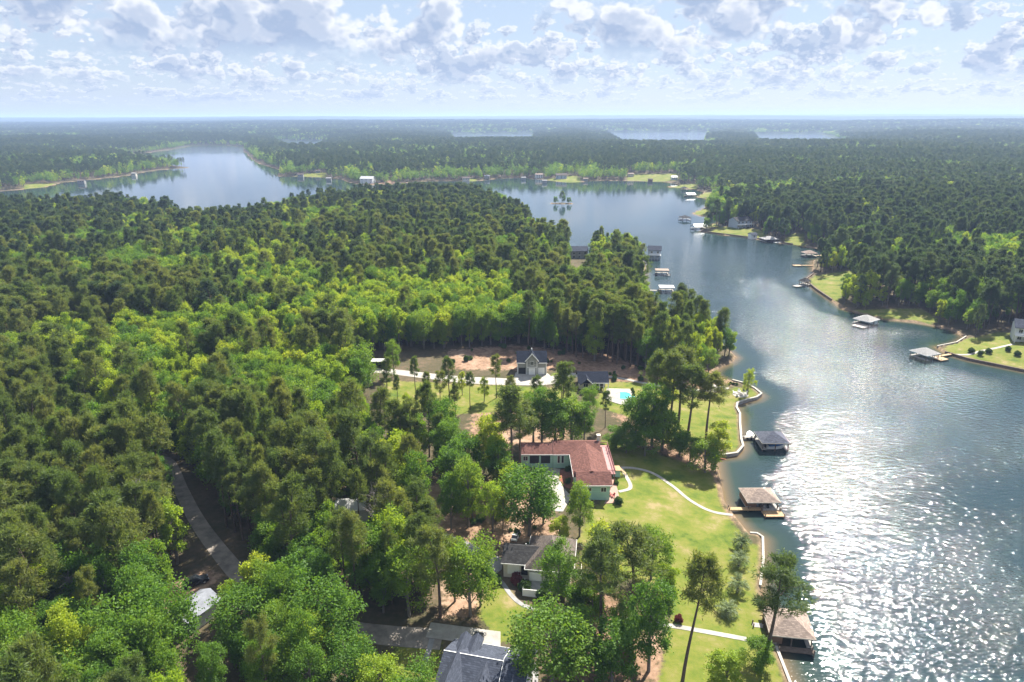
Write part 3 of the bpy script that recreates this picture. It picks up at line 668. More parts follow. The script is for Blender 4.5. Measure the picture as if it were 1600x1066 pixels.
def window(parent, c, w, h, face='-y', frame=M_WHITE, name='window', glass=M_GLASS):
    """c: centre on the wall's face; frame proud of the wall, pane a sub-part"""
    x, y, z = c; t = .07
    def bx(mb, a0, a1, z0, z1, d0, d1):
        if face == '-y': mb.box(x + a0, x + a1, y - d1, y - d0, z0, z1)
        elif face == '+y': mb.box(x + a0, x + a1, y + d0, y + d1, z0, z1)
        elif face == '+x': mb.box(x + d0, x + d1, y + a0, y + a1, z0, z1)
        else: mb.box(x - d1, x - d0, y + a0, y + a1, z0, z1)
        return mb
    m = MB(); f = .09
    bx(m, -w/2-f, -w/2, z-h/2-f, z+h/2+f, .0, t); bx(m, w/2, w/2+f, z-h/2-f, z+h/2+f, .0, t); bx(m, -w/2, w/2, z+h/2, z+h/2+f, .0, t); bx(m, -w/2, w/2, z-h/2-f, z-h/2, .0, t)
    if w > .9: bx(m, -.03, .03, z-h/2, z+h/2, .0, t - .01)
    fr = m.build(name, frame, parent)
    bx(MB(), -w/2, w/2, z-h/2, z+h/2, .005, .03).build('pane', glass, fr)
    return fr
# ------------------------------------------------------------------ the red-roofed house
def red_house():
    zf = 4.4
    r = empty('red_roofed_house', (16, 155, zf), 0, 'mint green L-shaped house with red-brown shingle roof', 'house')
    X = lambda x: x - 16; Y = lambda y: y - 155; Zl = lambda z: z - zf
    w = MB()
    w.box(X(2.2), X(10.5), Y(158.6), Y(164.3), Zl(2.4), Zl(7.1)); w.box(X(10.55), X(22.6), Y(158.4), Y(165.4), Zl(2.2), Zl(7.2)); w.box(X(15.3), X(23.0), Y(146.5), Y(158.4), Zl(1.6), Zl(7.2)); w.box(X(15.7), X(23.2), Y(143.4), Y(146.5), Zl(1.5), Zl(6.9))
    gable_ends(w, X(2.2), X(10.5), Y(158.6), Y(164.3), Zl(7.1), Zl(8.55)); gable_ends(w, X(10.56), X(22.6), Y(158.4), Y(165.4), Zl(7.2), Zl(8.8))
    gable_ends(w, X(15.3), X(23.0), Y(146.5), Y(158.4), Zl(7.2), Zl(8.7), 'y'); gable_ends(w, X(15.71), X(23.2), Y(143.4), Y(149.2), Zl(6.9), Zl(8.4))
    w.build('wall', M_MINT, r)
    rf = MB(); gable(rf, X(1.7), X(10.45), Y(158.0), Y(164.9), Zl(7.25), Zl(8.75)); gable(rf, X(10.5), X(22.9), Y(157.8), Y(166.0), Zl(7.3), Zl(9.05))
    gable(rf, X(14.7), X(23.5), Y(146.2), Y(161.9), Zl(7.32), Zl(8.98), 'y'); gable(rf, X(15.2), X(23.7), Y(142.7), Y(149.9), Zl(7.0), Zl(8.75))
    roof = rf.build('roof', M_RED, r)
    MB().box(X(22.3), X(23.1), Y(162.6), Y(163.5), Zl(7.4), Zl(10.2)).box(X(22.2), X(23.2), Y(162.5), Y(163.6), Zl(10.2), Zl(10.35)).build('chimney', M_CREAM, roof)
    f = MB(); f.box(X(1.7), X(10.45), Y(157.93), Y(157.99), Zl(7.02), Zl(7.24)); f.box(X(10.5), X(14.6), Y(157.73), Y(157.79), Zl(7.07), Zl(7.29)); f.box(X(14.63), X(14.69), Y(146.2), Y(157.8), Zl(7.09), Zl(7.31)); f.box(X(15.2), X(23.7), Y(142.63), Y(142.69), Zl(6.77), Zl(6.99))
    f.build('gutter', M_WHITE, r)
    for x, z, ww, hh in ((18.4, 5.6, .8, .8), (21.7, 5.5, 1.2, 1.1)): window(r, (X(x), Y(143.4), Zl(z)), ww, hh)
    for x in (3.4,): window(r, (X(x), Y(158.6), Zl(5.8)), 1.1, 1.2)
    for x in (5.7, 8.6):
        g = MB().box(X(x-1.2), X(x+1.2), Y(158.52), Y(158.598), Zl(4.4), Zl(6.6)).build('garage_door', M_DARKIN, r)
    for x in (12.0, 13.0): window(r, (X(x), Y(158.4), Zl(5.6)), .55, 2.0)
    for y in (149, 152, 155): window(r, (X(15.3), Y(y), Zl(5.8)), 1.0, 1.3, '-x')
    for y in (148.6, 151.5, 154.4, 157.0): window(r, (X(23.0), Y(y), Zl(3.3)), 1.4, 1.7, '+x')
    window(r, (X(23.2), Y(145), Zl(5.6)), .9, 1.2, '+x')
    dk = MB().box(X(23.05), X(25.6), Y(150.6), Y(166.0), Zl(5.5), Zl(5.72)).build('deck', M_REDDECK, r)
    for y in (151, 155, 159, 162, 165.6): MB().box(X(25.3), X(25.48), Y(y-.09), Y(y+.09), Zl(1.6), Zl(5.5)).build('deck_post', M_REDRAIL, dk)
    rl = MB(); rl.box(X(25.42), X(25.56), Y(150.6), Y(166), Zl(6.62), Zl(6.74)); rl.box(X(23.1), X(25.42), Y(150.62), Y(150.74), Zl(6.62), Zl(6.74)); rl.box(X(23.1), X(25.42), Y(165.86), Y(165.98), Zl(6.62), Zl(6.74))
    for y in np.arange(150.75, 166, .45): rl.box(X(25.46), X(25.52), Y(y-.03), Y(y+.03), Zl(5.72), Zl(6.62))
    for x in np.arange(23.2, 25.4, .45): rl.box(X(x), X(x)+.06, Y(150.65), Y(150.71), Zl(5.72), Zl(6.62))
    rl.build('railing', M_REDRAIL, dk)
    st = MB().box(X(25.62), X(27.6), Y(154.6), Y(157.2), Zl(4.25), Zl(4.4))
    for i in range(5): st.box(X(27.6 + i*.3), X(27.9 + i*.3), Y(155.2), Y(156.6), Zl(4.05 - i*.3), Zl(4.15 - i*.3))
    st.build('stair_landing', M_DOCK, r)
    MB().box(X(25.7), X(27.5), Y(154.8), Y(157.0), Zl(1.6), Zl(4.24)).build('landing_base', M_MINT, r)
red_house()
def adirondack(x, y, rz, label, mat, group=None, z=None):
    r = empty('lounge_chair', (x, y, (Z(x, y) if z is None else z)), rz, label, 'chair', group)
    MB().loft([[(-.3,-.35,.36),(.3,-.35,.36),(.3,-.35,.40),(-.3,-.35,.40)],[(-.3,.3,.24),(.3,.3,.24),(.3,.3,.28),(-.3,.3,.28)]]).build('seat', mat, r)
    MB().loft([[(-.3,.28,.26),(.3,.28,.26),(.3,.32,.26),(-.3,.32,.26)],[(-.32,.6,1.0),(.32,.6,1.0),(.32,.64,1.0),(-.32,.64,1.0)]]).build('backrest', mat, r)
    for s in (-1, 1):
        MB().box(s*.38-.06, s*.38+.06, -.4, .42, .52, .56).build('armrest', mat, r)
        MB().box(s*.36-.04, s*.36+.04, -.38, -.3, 0, .52).build('leg', mat, r); MB().box(s*.36-.04, s*.36+.04, .3, .38, 0, .52).build('leg', mat, r)
    return r
adirondack(*W(953, 775, 2.6), .6, 'red patio chair on the brick patio, nearer the wall', M_REDCHAIR, z=Z(*W(953, 775, 2.6)) + .13)
adirondack(*W(957, 777, 2.6), -1.2, 'red patio chair on the brick patio, nearer the lawn', M_REDCHAIR, z=Z(*W(957, 777, 2.6)) + .13)

# ------------------------------------------------------------------ the grey house
def grey_house():
    x0, y0 = 4.0, 114.2; zf = 4.5
    r = empty('grey_roofed_house', (x0, y0, zf), R(-8), 'cream house with dark grey wing and taupe hipped roof', 'house')
    w = MB().box(-5.7, -.6, -1.4, 4.3, -2, 2.6).box(-.6, 7.5, -2.6, 7.0, -2.2, 2.6)
    gable_ends(w, -5.7, -.6, -1.4, 4.3, 2.6, 4.3); w.build('wall', M_CREAM, r)
    gable(MB(), -6.1, 1.2, -1.95, 4.85, 2.7, 4.75).build('roof', M_DGREY, r, False)
    hip(MB(), -1.3, 8.2, -3.3, 7.7, 2.75, 6.6).build('hip_roof', M_TAUPE, r)
    t = MB(); trim_box(t, -1.3, 8.2, -3.3, 7.7, 2.75); t.box(-6.1, -1.4, -2.02, -1.96, 2.45, 2.68); t.build('gutter', M_WHITE, r)
    MB().box(-4.9, -2.5, -1.47, -1.402, 0, 2.2).build('garage_door', M_WHITE, r); MB().box(-2.2, -.9, -1.46, -1.402, 0, 2.1).build('door', M_DARKIN, r)
    MB().box(-.4, 2.0, -3.0, -2.602, -.1, 1.9).build('porch_wall', M_WHITE, r)
    window(r, (3.4, -2.6, 1.2), 1.5, 1.3); window(r, (5.8, -2.6, 1.2), 1.5, 1.3)
    for y in (0, 4): window(r, (7.5, y, 1.2), 1.6, 1.4, '+x')
    MB().tube((-1.6, 1.7, 4.0), (-1.6, 1.7, 5.0), .09).build('vent_pipe', M_WHITE, r)
    tr = MB().box(-1.2, 4.2, -6.2, -3.02, -1.6, .02).build('terrace', M_CONC2, r)
    MB().box(-1.32, -1.2, -6.2, -3.02, -1.6, .55).box(-1.32, 2.0, -6.32, -6.2, -1.6, .45).build('terrace_wall', M_WHITE, tr)
    for x in (5.2, 9.4): MB().box(x, x + .12, -2.2, 3.6, -1.8, .0).build('stair_wall', M_CREAM, r)
grey_house()
# ------------------------------------------------------------------ the slate-roofed house at the bottom of the picture
def slate_house():
    zf = 4.6; r = empty('slate_roofed_house', (-4.0, 86.4, zf), R(-13.6), 'slate grey shingle house cut off by the lower edge of the picture', 'house')
    w = MB().box(-6.6, 6.4, -5.6, 4.2, -2, 2.6)
    gable_ends(w, -6.6, 6.4, -5.6, 4.2, 2.6, 5.0); w.build('wall', M_WSIDE, r)
    gable(MB(), -7.0, 3.0, -6.3, 4.9, 2.6, 5.2).build('roof', M_SLATE, r)
    gable(MB(), 2.9, 6.9, -6.6, 5.2, 3.0, 5.75).build('upper_roof', M_SLATE, r)
    for xd in (-4.9, -2.9):
        dm = MB(); gable(dm, xd-1.0, xd+1.0, -.4, 4.6, 3.95, 4.95, 'y'); dm.build('dormer_roof', M_SLATE, r)
        MB().loft([[(xd-.8,y_,2.3),(xd+.8,y_,2.3),(xd+.8,y_,3.95),(xd,y_,4.7),(xd-.8,y_,3.95)] for y_ in (.5,4.3)]).build('dormer_wall', M_WHITE, r)
    for xg, t in ((-4.6, 5.7), (.2, 5.0)):
        m = MB(); gable(m, xg-2.3, xg+2.3, -8.2, -.8, 2.9, t, 'y'); m.build('cross_gable', M_SLATE, r)
        MB().loft([[(xg-1.9,y_,-2),(xg+1.9,y_,-2),(xg+1.9,y_,2.75),(xg,y_,t-.3),(xg-1.9,y_,2.75)] for y_ in (-7.8,-5.65)]).build('gable_wall', M_WSIDE, r)
    tr = MB()
    tr.loft([[(2.82,-6.6,2.72),(2.89,-6.6,2.72),(2.89,-6.6,3.02),(2.82,-6.6,3.02)],[(2.82,-.7,5.47),(2.89,-.7,5.47),(2.89,-.7,5.77),(2.82,-.7,5.77)],[(2.82,5.2,2.72),(2.89,5.2,2.72),(2.89,5.2,3.02),(2.82,5.2,3.02)]])
    tr.box(-7.0, 2.8, 4.91, 4.97, 2.38, 2.6); tr.loft([[(6.91,-6.6,2.72),(6.97,-6.6,2.72),(6.97,-6.6,3.02),(6.91,-6.6,3.02)],[(6.91,-.7,5.47),(6.97,-.7,5.47),(6.97,-.7,5.77),(6.91,-.7,5.77)],[(6.91,5.2,2.72),(6.97,5.2,2.72),(6.97,5.2,3.02),(6.91,5.2,3.02)]])
    tr.box(-7.0, 2.8, -.76, -.64, 5.19, 5.24); tr.build('rake_trim', M_WHITE, r)
    for x in (-4.8, -2.1): MB().box(x-1.1, x+1.1, 4.202, 4.26, -.2, 2.0).build('garage_door', M_WHITE, r)
    for y in (-3, 1): window(r, (6.4, y, 1.2), 1.2, 1.3, '+x')
    window(r, (3.5, 4.2, 1.2), 1.4, 1.3, '+y')
slate_house()
# ------------------------------------------------------------------ grey garage, pool house, pool
def garage():
    x, y = 6.9, 226.6; zf = Z(x, y - 4) + .15; r = empty('garage_house', (x, y, zf), 0, 'grey sided three-door garage with dark roof and white-trimmed gable', 'garage')
    w = MB().box(-5.0, 5.0, -3.6, 3.6, -1.5, 4.3); gable_ends(w, -5, 5, -3.6, 3.6, 4.3, 7.0); w.box(-1.75, 1.75, -4.1, -3.6, -1.2, 5.0)
    w.loft([[(-1.75,-4.1,5.0),(1.75,-4.1,5.0),(0,-4.1,7.0)],[(-1.75,-.5,5.0),(1.75,-.5,5.0),(0,-.5,7.0)]]); w.build('wall', M_GREYSIDE, r)
    gable(MB(), -5.35, 5.35, -4.1, 4.1, 4.25, 7.35).build('roof', M_NAVY, r)
    gable(MB(), -2.3, 2.3, -4.7, 1.0, 4.95, 7.75, 'y').build('gable_roof', M_NAVY, r)
    t = MB()
    for s in (-1, 1): t.loft([[(s*2.4,-4.78,4.72),(s*2.4,-4.705,4.72),(s*2.4,-4.705,5.12),(s*2.4,-4.78,5.12)],[(0,-4.78,7.5),(0,-4.705,7.5),(0,-4.705,7.95),(0,-4.78,7.95)]])
    for s in (-1, 1): t.box(s*1.75-.12, s*1.75+.12, -4.2, -4.102, -.2, 5.0); t.box(s*5.0-.12, s*5.0+.12, -3.7, -3.602, -.2, 4.2)
    t.box(-5.35, -2.3, -4.17, -4.11, 4.02, 4.24); t.box(2.3, 5.35, -4.17, -4.11, 4.02, 4.24); t.box(-1.6, 1.6, -4.18, -4.102, 2.55, 2.75); t.build('trim', M_WHITE, r)
    MB().box(-.18,.18,-.6,-.3,7.7,8.4).build('finial', M_WHITE, r)
    window(r, (0, -4.1, 4.1), 1.1, 1.3)
    for x_, y_, m in ((-3.4, -3.6, M_DARKIN), (0, -4.1, M_WHITE), (3.3, -3.6, M_WHITE)): MB().box(x_-1.15, x_+1.15, y_-.07, y_-.003, -.1, 2.3).build('garage_door', m, r)
garage()
def pool_house():
    x, y = 27.0, 214.6; zf = Z(x, y - 3) + .2; r = empty('pool_house', (x, y, zf), 0, 'pool house with broad charcoal roof and open porch', 'house')
    w = MB().box(-4.6, 4.4, -.6, 3.4, -2, 2.5).box(-4.6, -.6, -3.4, -.6, -2, 2.5); gable_ends(w, -4.6, 4.4, -3.4, 3.4, 2.5, 4.4); w.build('wall', M_CREAM, r)
    gable(MB(), -5.2, 5.2, -4.2, 4.2, 2.45, 5.0).build('roof', M_NAVY, r)
    m = MB(); gable(m, -4.6, -.2, -6.0, 0, 2.4, 4.5, 'y'); m.build('porch_roof', M_NAVY, r)
    t = MB(); t.loft([[(-.1,-6.08,2.2),(-.1,-6.0,2.2),(-.1,-6.0,2.5),(-.1,-6.08,2.5)],[(-2.4,-6.08,4.35),(-2.4,-6.0,4.35),(-2.4,-6.0,4.65),(-2.4,-6.08,4.65)]]); t.box(-.1, 5.2, -4.27, -4.21, 2.2, 2.43); t.build('trim', M_WHITE, r)
    for px_ in (.5, 2.0, 3.4, 4.9): MB().box(px_-.12, px_+.12, -4.0, -3.76, -2, 2.3).build('porch_post', M_WHITE, r)
    for px_ in (1.2, 3.0): MB().box(px_-.8, px_+.8, -.66, -.603, 0, 2.1).build('glass_door', M_GLASS, r)
    window(r, (-2.5, -3.4, 1.3), 1.4, 1.2)
pool_house()
def pool():
    cx, cy = W(974, 617, 3.5); z = Z(cx, cy) + .16; r = empty('swimming_pool', (cx, cy, z), 0, 'small turquoise swimming pool with round spa', 'pool')
    o = [(-2.6,-.6),(-2.0,-2.6),(0,-3.0),(2.0,-2.4),(2.6,-.4),(2.3,2.0),(1.2,2.8),(-1.2,2.8),(-2.5,1.8)]
    MB().prism(o, -.3, .05).build('water', M_POOL, r)
    c = MB()
    for i in range(len(o)):
        a, b = np.array(o[i]), np.array(o[(i+1) % len(o)]); d = unit(b-a); n = np.array([d[1], -d[0]])
        c.prism([tuple(a - d*.02), tuple(b + d*.02), tuple(b + n*.35 + d*.1), tuple(a + n*.35 - d*.1)], -.2, .14)
    c.build('coping', M_CAP, r)
    MB().prism(ellipse(2.9, -2.6, 1.5, 1.3, 20), -.2, .45).build('spa_wall', M_CONC, r); MB().prism(ellipse(2.9, -2.6, 1.1, .95, 20), .3, .462).build('spa_water', M_POOL, r)
pool()
# ------------------------------------------------------------------ boathouses and docks
def boat(x, y, rz, label, hull=M_WHITE, top=M_BLUE, z=.05, L_=5.6, group=None):
    r = empty('motor_boat', (x, y, z), rz, label, 'boat', group); w = 1.05
    sec = lambda t, b, h0, h1: [(t, -b*.55, h0), (t, -b, h1), (t, b, h1), (t, b*.55, h0)]
    MB().loft([sec(-L_/2, w, -.2, .75), sec(0, w*1.05, -.25, .8), sec(L_*.3, w*.75, -.15, .95), sec(L_/2, .06, .35, 1.1)]).build('hull', hull, r)
    MB().loft([[(-L_*.4, -w*.85, .8), (-L_*.4, w*.85, .8), (-L_*.4, w*.8, .9), (-L_*.4, -w*.8, .9)], [(0, -w*.9, .84), (0, w*.9, .84), (0, w*.5, 1.35), (0, -w*.5, 1.35)], [(L_*.36, -w*.5, 1.0), (L_*.36, w*.5, 1.0), (L_*.36, w*.3, 1.1), (L_*.36, -w*.3, 1.1)]]).build('cover', top, r)
    MB().box(-L_/2-.5, -L_/2-.05, -.25, .25, .1, 1.1).build('outboard_motor', M_RUBBER, r)
    return r
def boathouse(x, y, rz, w, d, roofmat, label, style='hip', eave=2.7, rise=1.9, deck=None, walls=None, walk=None, deckmat=M_DOCKG, posts=True, group=None):
    r = empty('boathouse', (x, y, 0), rz, label, 'boathouse', group)
    a, b = w/2, d/2; m = MB()
    if style == 'hip': hip(m, -a, a, -b, b, eave, eave + rise)
    elif style == 'gable': gable(m, -a, a, -b, b, eave, eave + rise)
    else: m.box(-a, a, -b, b, eave, eave + .3)
    m.build('roof', roofmat, r)
    t = MB(); trim_box(t, -a, a, -b, b, eave, .22, .05); t.build('fascia', M_WHITE if roofmat in (M_WMETAL, M_PALE) else M_CAP, r)
    if posts:
        for px_ in (-a+.5, 0, a-.5):
            for py_ in (-b+.5, b-.5): MB().box(px_-.1, px_+.1, py_-.1, py_+.1, -1.6, eave-.2).build('post', M_PILE, r)
    f = MB().box(-a+.2, a-.2, b-1.5, b-.2, .55, .75).box(-a+.2, -a+1.5, -b+.2, b-1.5, .55, .75).box(a-1.3, a-.2, -b+.2, b-1.5, .55, .75)
    f.build('slip_deck', deckmat, r)
    if walls:
        for q in walls: MB().box(*q).build('wall', M_BROWNWALL if roofmat in (M_TAN, M_TAUPE) else M_WSIDE, r)
    for q in deck or ():
        dk = MB().box(q[0], q[1], q[2], q[3], q[4] if len(q) > 4 else .5, (q[4] if len(q) > 4 else .5) + .2).build('dock_platform', q[5] if len(q) > 5 else deckmat, r)
        for px_ in (q[0]+.12, q[1]-.12):
            for py_ in (q[2]+.1, q[3]-.1): MB().tube((px_, py_, -1.6), (px_, py_, (q[4] if len(q) > 4 else .5) + .85), .12, k=6).build('piling', M_PILE, dk)
    return r
boathouse(74.2, 176.6, R(-2), 8.0, 7.7, M_BHGREY, 'blue-grey hip-roofed boathouse off the stone seawall', deck=[(-6.9,-3.6,3.4,4.7,.7)], rise=2.0)
boat(74.8, 174.8, R(4), 'blue covered boat under the blue-grey boathouse roof', M_WHITE, M_BLUE, .4)
boat(70.2, 182.6, R(80), 'small white boat tied by the grey dock walkway', M_WHITE, M_WHITE, .0, 3.6)
boathouse(59.8, 145.4, 0, 7.9, 6.8, M_TAN, 'tan hip-roofed boathouse with orange timber dock on the lawn shore', deck=[(-8.2,-.3,-3.5,-2.3,.6,M_DOCK),(-.3,4.0,-3.5,-2.2,.58,M_DOCKG),(-.5,4.2,-6.0,-3.52,.35,M_DOCK)], walls=[(-3.7,-1.2,-1.9,3.1,.5,2.6)], rise=1.8)
boat(61.2, 145.6, R(88), 'dark boat on the lift in the tan boathouse', M_CHROME, M_DARKIN, .5, 5.2)
boathouse(49.9, 101.6, R(-9), 7.8, 7.6, M_TAN, 'tan hip-roofed boathouse behind the broad shore pine', deck=[(-5.9,-3.95,.2,1.4,.6),(-2.5,3.6,-5.1,-3.9,.55,M_PILE)], walls=[(-3.6,-1.5,-3.2,3.2,.5,2.55)], rise=2.0)
boathouse(160.4, 250.4, R(22), 7.6, 7.6, M_PALE, 'pale hip-roofed boathouse with tan platform by the white house', deck=[(3.9,12.5,-2.4,-1.2,.55,M_DOCK),(2.0,6.4,-5.6,-2.45,.4,M_DOCK)], rise=1.8)
boathouse(160.2, 296.0, R(35), 8.4, 8.0, M_PALE, 'pale hip-roofed boathouse in the green shaded cove', deck=[(-8.2,-4.3,-3.6,2.0,.45)], walls=[(1.2,3.9,-3.4,3.4,.5,2.5)], rise=1.9)
structure(drape([(170.5,253.5),(178,252.2),(186,255),(196,259),(203,262)], 1.4, 'white_house_path', M_CONC, .06), 'pale path from the dock to the white house')
FAR_KIND = 'boathouses along the far shores'
def pxat(px, py, z=0): return W(px, py, z)
for px_, py_, rz, w, d, mt, st, lab in ((1257,448,.5,5.0,5.0,M_DGREY,'hip','dark roofed boathouse with long white platform off the bright lawn point'),(1264,403,.1,8.5,7,M_TAN,'hip','tan hip-roofed boathouse before a single plank walk'),(1201,380,.2,11,9,M_PALE,'hip','pale hip-roofed boathouse below the blue-grey house'),(1092,360,.3,12,9,M_WMETAL,'gable','white roofed boathouse at the tip of the long lawn'),(1070,346,.2,9,9,M_DGREY,'hip','dark boathouse standing alone in open water'),(1078,309,.2,11,10,M_WMETAL,'gable','white gabled boathouse by the far spit'),(1069,299,.2,8,7,M_DGREY,'hip','small dark boathouse beyond the white gabled one'),(1034,431,-.1,8,6,M_TAN,'flat','tan flat-roofed boathouse at the wooded left bank'),(1041,458,-.1,8,6.5,M_WMETAL,'flat','white flat-roofed boathouse at the wooded left bank')):
    x, y = pxat(px_, py_ - 2)
    boathouse(x, y, rz, w, d, mt, lab, st, rise=1.7 if st != 'flat' else .3, deck={1257: [(-8.5,-2.6,-2.0,1.2,.4,M_CONC)], 1264: [(4.2,11,-.8,.8,.5,M_DOCK)], 1201: [(1,9,-6.8,-4.6,.4,M_WHITE)], 1041: [(-9,-4.1,-.6,.8,.5)], 1034: [(.5,4.6,-4.4,-3.0,.35,M_CONC)]}.get(px_))
def plain_dock(x, y, rz, parts, label):
    r = empty('dock', (x, y, 0), rz, label, 'dock')
    for q in parts:
        dk = MB().box(*q, .4, .6).build('dock_platform', M_DOCK, r)
        for px_ in (q[0]+.15, q[1]-.15):
            for py_ in (q[2]+.12, q[3]-.12): MB().tube((px_, py_, -1.5), (px_, py_, 1.2), .12, k=6).build('piling', M_PILE, dk)
x, y = pxat(1254, 416); plain_dock(x, y, 0, [(-6,-1,-1.6,1.6),(-1,7.5,-.7,.7)], 'open timber dock without a roof near the bright lawn point')
def small_house(x, y, rz, w, d, h, wall, roof, label, rise=2.6, name='lake_house', cat='house', wins=3, porch=False, group=None, hipd=False):
    z = max(Z(x, y), .6); r = empty(name, (x, y, z), rz, label, cat, group)
    m = MB().box(-w/2, w/2, -d/2, d/2, -2, h)
    if not hipd: gable_ends(m, -w/2, w/2, -d/2, d/2, h, h + rise - .15)
    m.build('wall', wall, r)
    m = MB(); (hip if hipd else gable)(m, -w/2-.5, w/2+.5, -d/2-.6, d/2+.6, h, h + rise); m.build('roof', roof, r)
    for i in range(wins):
        xw = -w/2 + (i + .5) * w / wins
        window(r, (xw, -d/2, h - 1.4), 1.3, 1.4)
        if h > 4.5: window(r, (xw, -d/2, 1.4), 1.3, 1.6)
    if porch:
        dk = MB().box(-w/2, w/2, -d/2-2.6, -d/2-.003, 2.5, 2.75).build('balcony', M_WHITE, r)
        for i in range(5): MB().box(-w/2+i*w/4.2, -w/2+i*w/4.2+.2, -d/2-2.5, -d/2-2.3, -2, 2.5).build('balcony_post', M_WHITE, dk)
        MB().box(-w/2, w/2, -d/2-2.6, -d/2-2.5, 3.4, 3.55).build('railing', M_WHITE, dk)
    return r
small_house(214, 266, R(-28), 15, 9, 5.6, M_WSIDE, M_SLATE, 'white sided two-storey house at the right edge of the picture', porch=True, wins=4)
x, y = pxat(1156, 357, 2); small_house(x + 2, y + 6, R(20), 15, 11, 5.6, M_BLUESIDE, M_DGREY, 'blue-grey two-storey house above the long lawn', porch=True, wins=4)
x, y = pxat(1177, 372, 1); small_house(x, y + 2, R(15), 4.5, 5, 3.0, M_WHITE, M_SLATE, 'tiny white shed at the water below the blue-grey house', 1.4, 'lake_shed', 'shed', 1)
x, y = pxat(1022, 404, 0); small_house(x, y, R(-8), 8, 7, 5.6, M_BLUESIDE, M_SLATE, 'two-level grey house standing at the wooded left bank', 2.4, wins=2, porch=True)
x, y = W(904, 386, 9); small_house(x, y, R(5), 11, 8, 5.2, M_GREYSIDE, M_SLATE, 'grey house half hidden among shoreline pines', 2.6)
HOUSE_CLEAR = [(213, 268, 16), (*pxat(1157, 357, 2), 14), (*pxat(904, 386, 9), 9), (*pxat(1025,404), 7)]
k = 0
for px_, py_, w, h, wall, roof, lab in ((575,287,26,6,M_WSIDE,M_WMETAL,'large white-roofed house on the sandy far point'),(470,277,12,4,M_WSIDE,M_PALE,'white house near the tip of the far left point'),(497,273,10,4,M_WSIDE,M_PALE,'pale house back from the tip of the far left point'),(514,282,10,3,M_GREYSIDE,M_PALE,'low boathouse east of the far left point'),(728,283,14,4,M_CREAM,M_PALE,'cream house on the far shore behind the small lawn'),(761,280,11,4,M_WSIDE,M_METAL,'pale metal-roofed house at the end of the far cove'),(842,279,15,5,M_WSIDE,M_TAN,'tan-roofed house on the far shore lawn'),(877,281,22,5,M_BLUESIDE,M_PALE,'wide blue-grey house on the far shore lawn'),(818,281,9,3,M_WSIDE,M_WMETAL,'white boathouse left of the far shore lawn'),(851,286,9,3,M_GREYSIDE,M_PALE,'pale boathouse before the wide blue-grey far house'),(985,279,12,4,M_CREAM,M_TAN,'tan house among trees on the far shore'),(1016,284,9,3,M_BROWNWALL,M_PALE,'brown boathouse below the tan far house'),(1053,283,12,4,M_WSIDE,M_WMETAL,'white house where the far shore meets the spit'),(915,283,9,3,M_WSIDE,M_TAN,'small tan boathouse right of the far shore lawn'),(128,287,13,4,M_GREYSIDE,M_PALE,'grey house on the far left bank'),(210,275,10,4,M_CREAM,M_PALE,'cream house on the long left bank'),(1137,302,12,4,M_WSIDE,M_WMETAL,'white house among the trees behind the spit')):
    x, y = pxat(px_, py_, 1); q_ = math.hypot(x, y); x, y = x * (1 + 9 / q_), y * (1 + 9 / q_)
    if k % 3: roof = {M_WMETAL: M_PALE, M_PALE: M_TAUPE}.get(roof, roof); wall = {M_WSIDE: M_GREYSIDE}.get(wall, wall)
    w *= .72; small_house(x, y, R(-12 + (k * 37) % 25), w, w * .62, h, wall, roof, lab, w * .17, 'lake_house' if h > 3 else 'boat_shed', 'house' if h > 3 else 'boathouse', 0 if h < 4 else 3)
    HOUSE_CLEAR.append((x, y, w * .7)); k += 1
# ------------------------------------------------------------------ sheds, vehicles, small things
def metal_shed(x, y, rz, w, d, label, roof=M_METAL, wall=M_WSIDE, h=2.8):
    z = Z(x, y); r = empty('metal_shed', (x, y, z), rz, label, 'shed')
    m = MB().box(-w/2, w/2, -d/2, d/2, -1, h); gable_ends(m, -w/2, w/2, -d/2, d/2, h, h + 1.1); m.build('wall', wall, r)
    gable(MB(), -w/2-.3, w/2+.3, -d/2-.35, d/2+.35, h, h + 1.3, th=.08).build('roof', roof, r)
    MB().box(-w/2-.06, -w/2-.003, -1.1, 1.1, 0, 2.3).build('door', M_DARKIN, r)
    HOUSE_CLEAR.append((x, y, w * .62)); return r
metal_shed(*W(306, 962, 6), R(62), 6.6, 5, 'pale metal-roofed shed among trees near the gravel road')
metal_shed(*W(552, 797, 6), R(5), 7.0, 5, 'white roofed shed half hidden in the middle of the woods', M_WMETAL)
def carport(x, y):
    z = Z(x, y); r = empty('carport', (x, y, z), 0, 'dark open shed beside the start of the concrete drive', 'shed')
    MB().box(-2.6, 2.6, -.1, 3.0, 2.5, 2.7).build('roof', M_WMETAL, r); MB().box(-2.5, -2.4, 0, 2.9, -.5, 2.5).box(2.4, 2.5, 0, 2.9, -.5, 2.5).box(-2.4, 2.4, 2.8, 2.9, -.5, 2.5).build('wall', M_DARKIN, r)
    HOUSE_CLEAR.append((x, y, 7))
carport(*W(592, 582, 5))
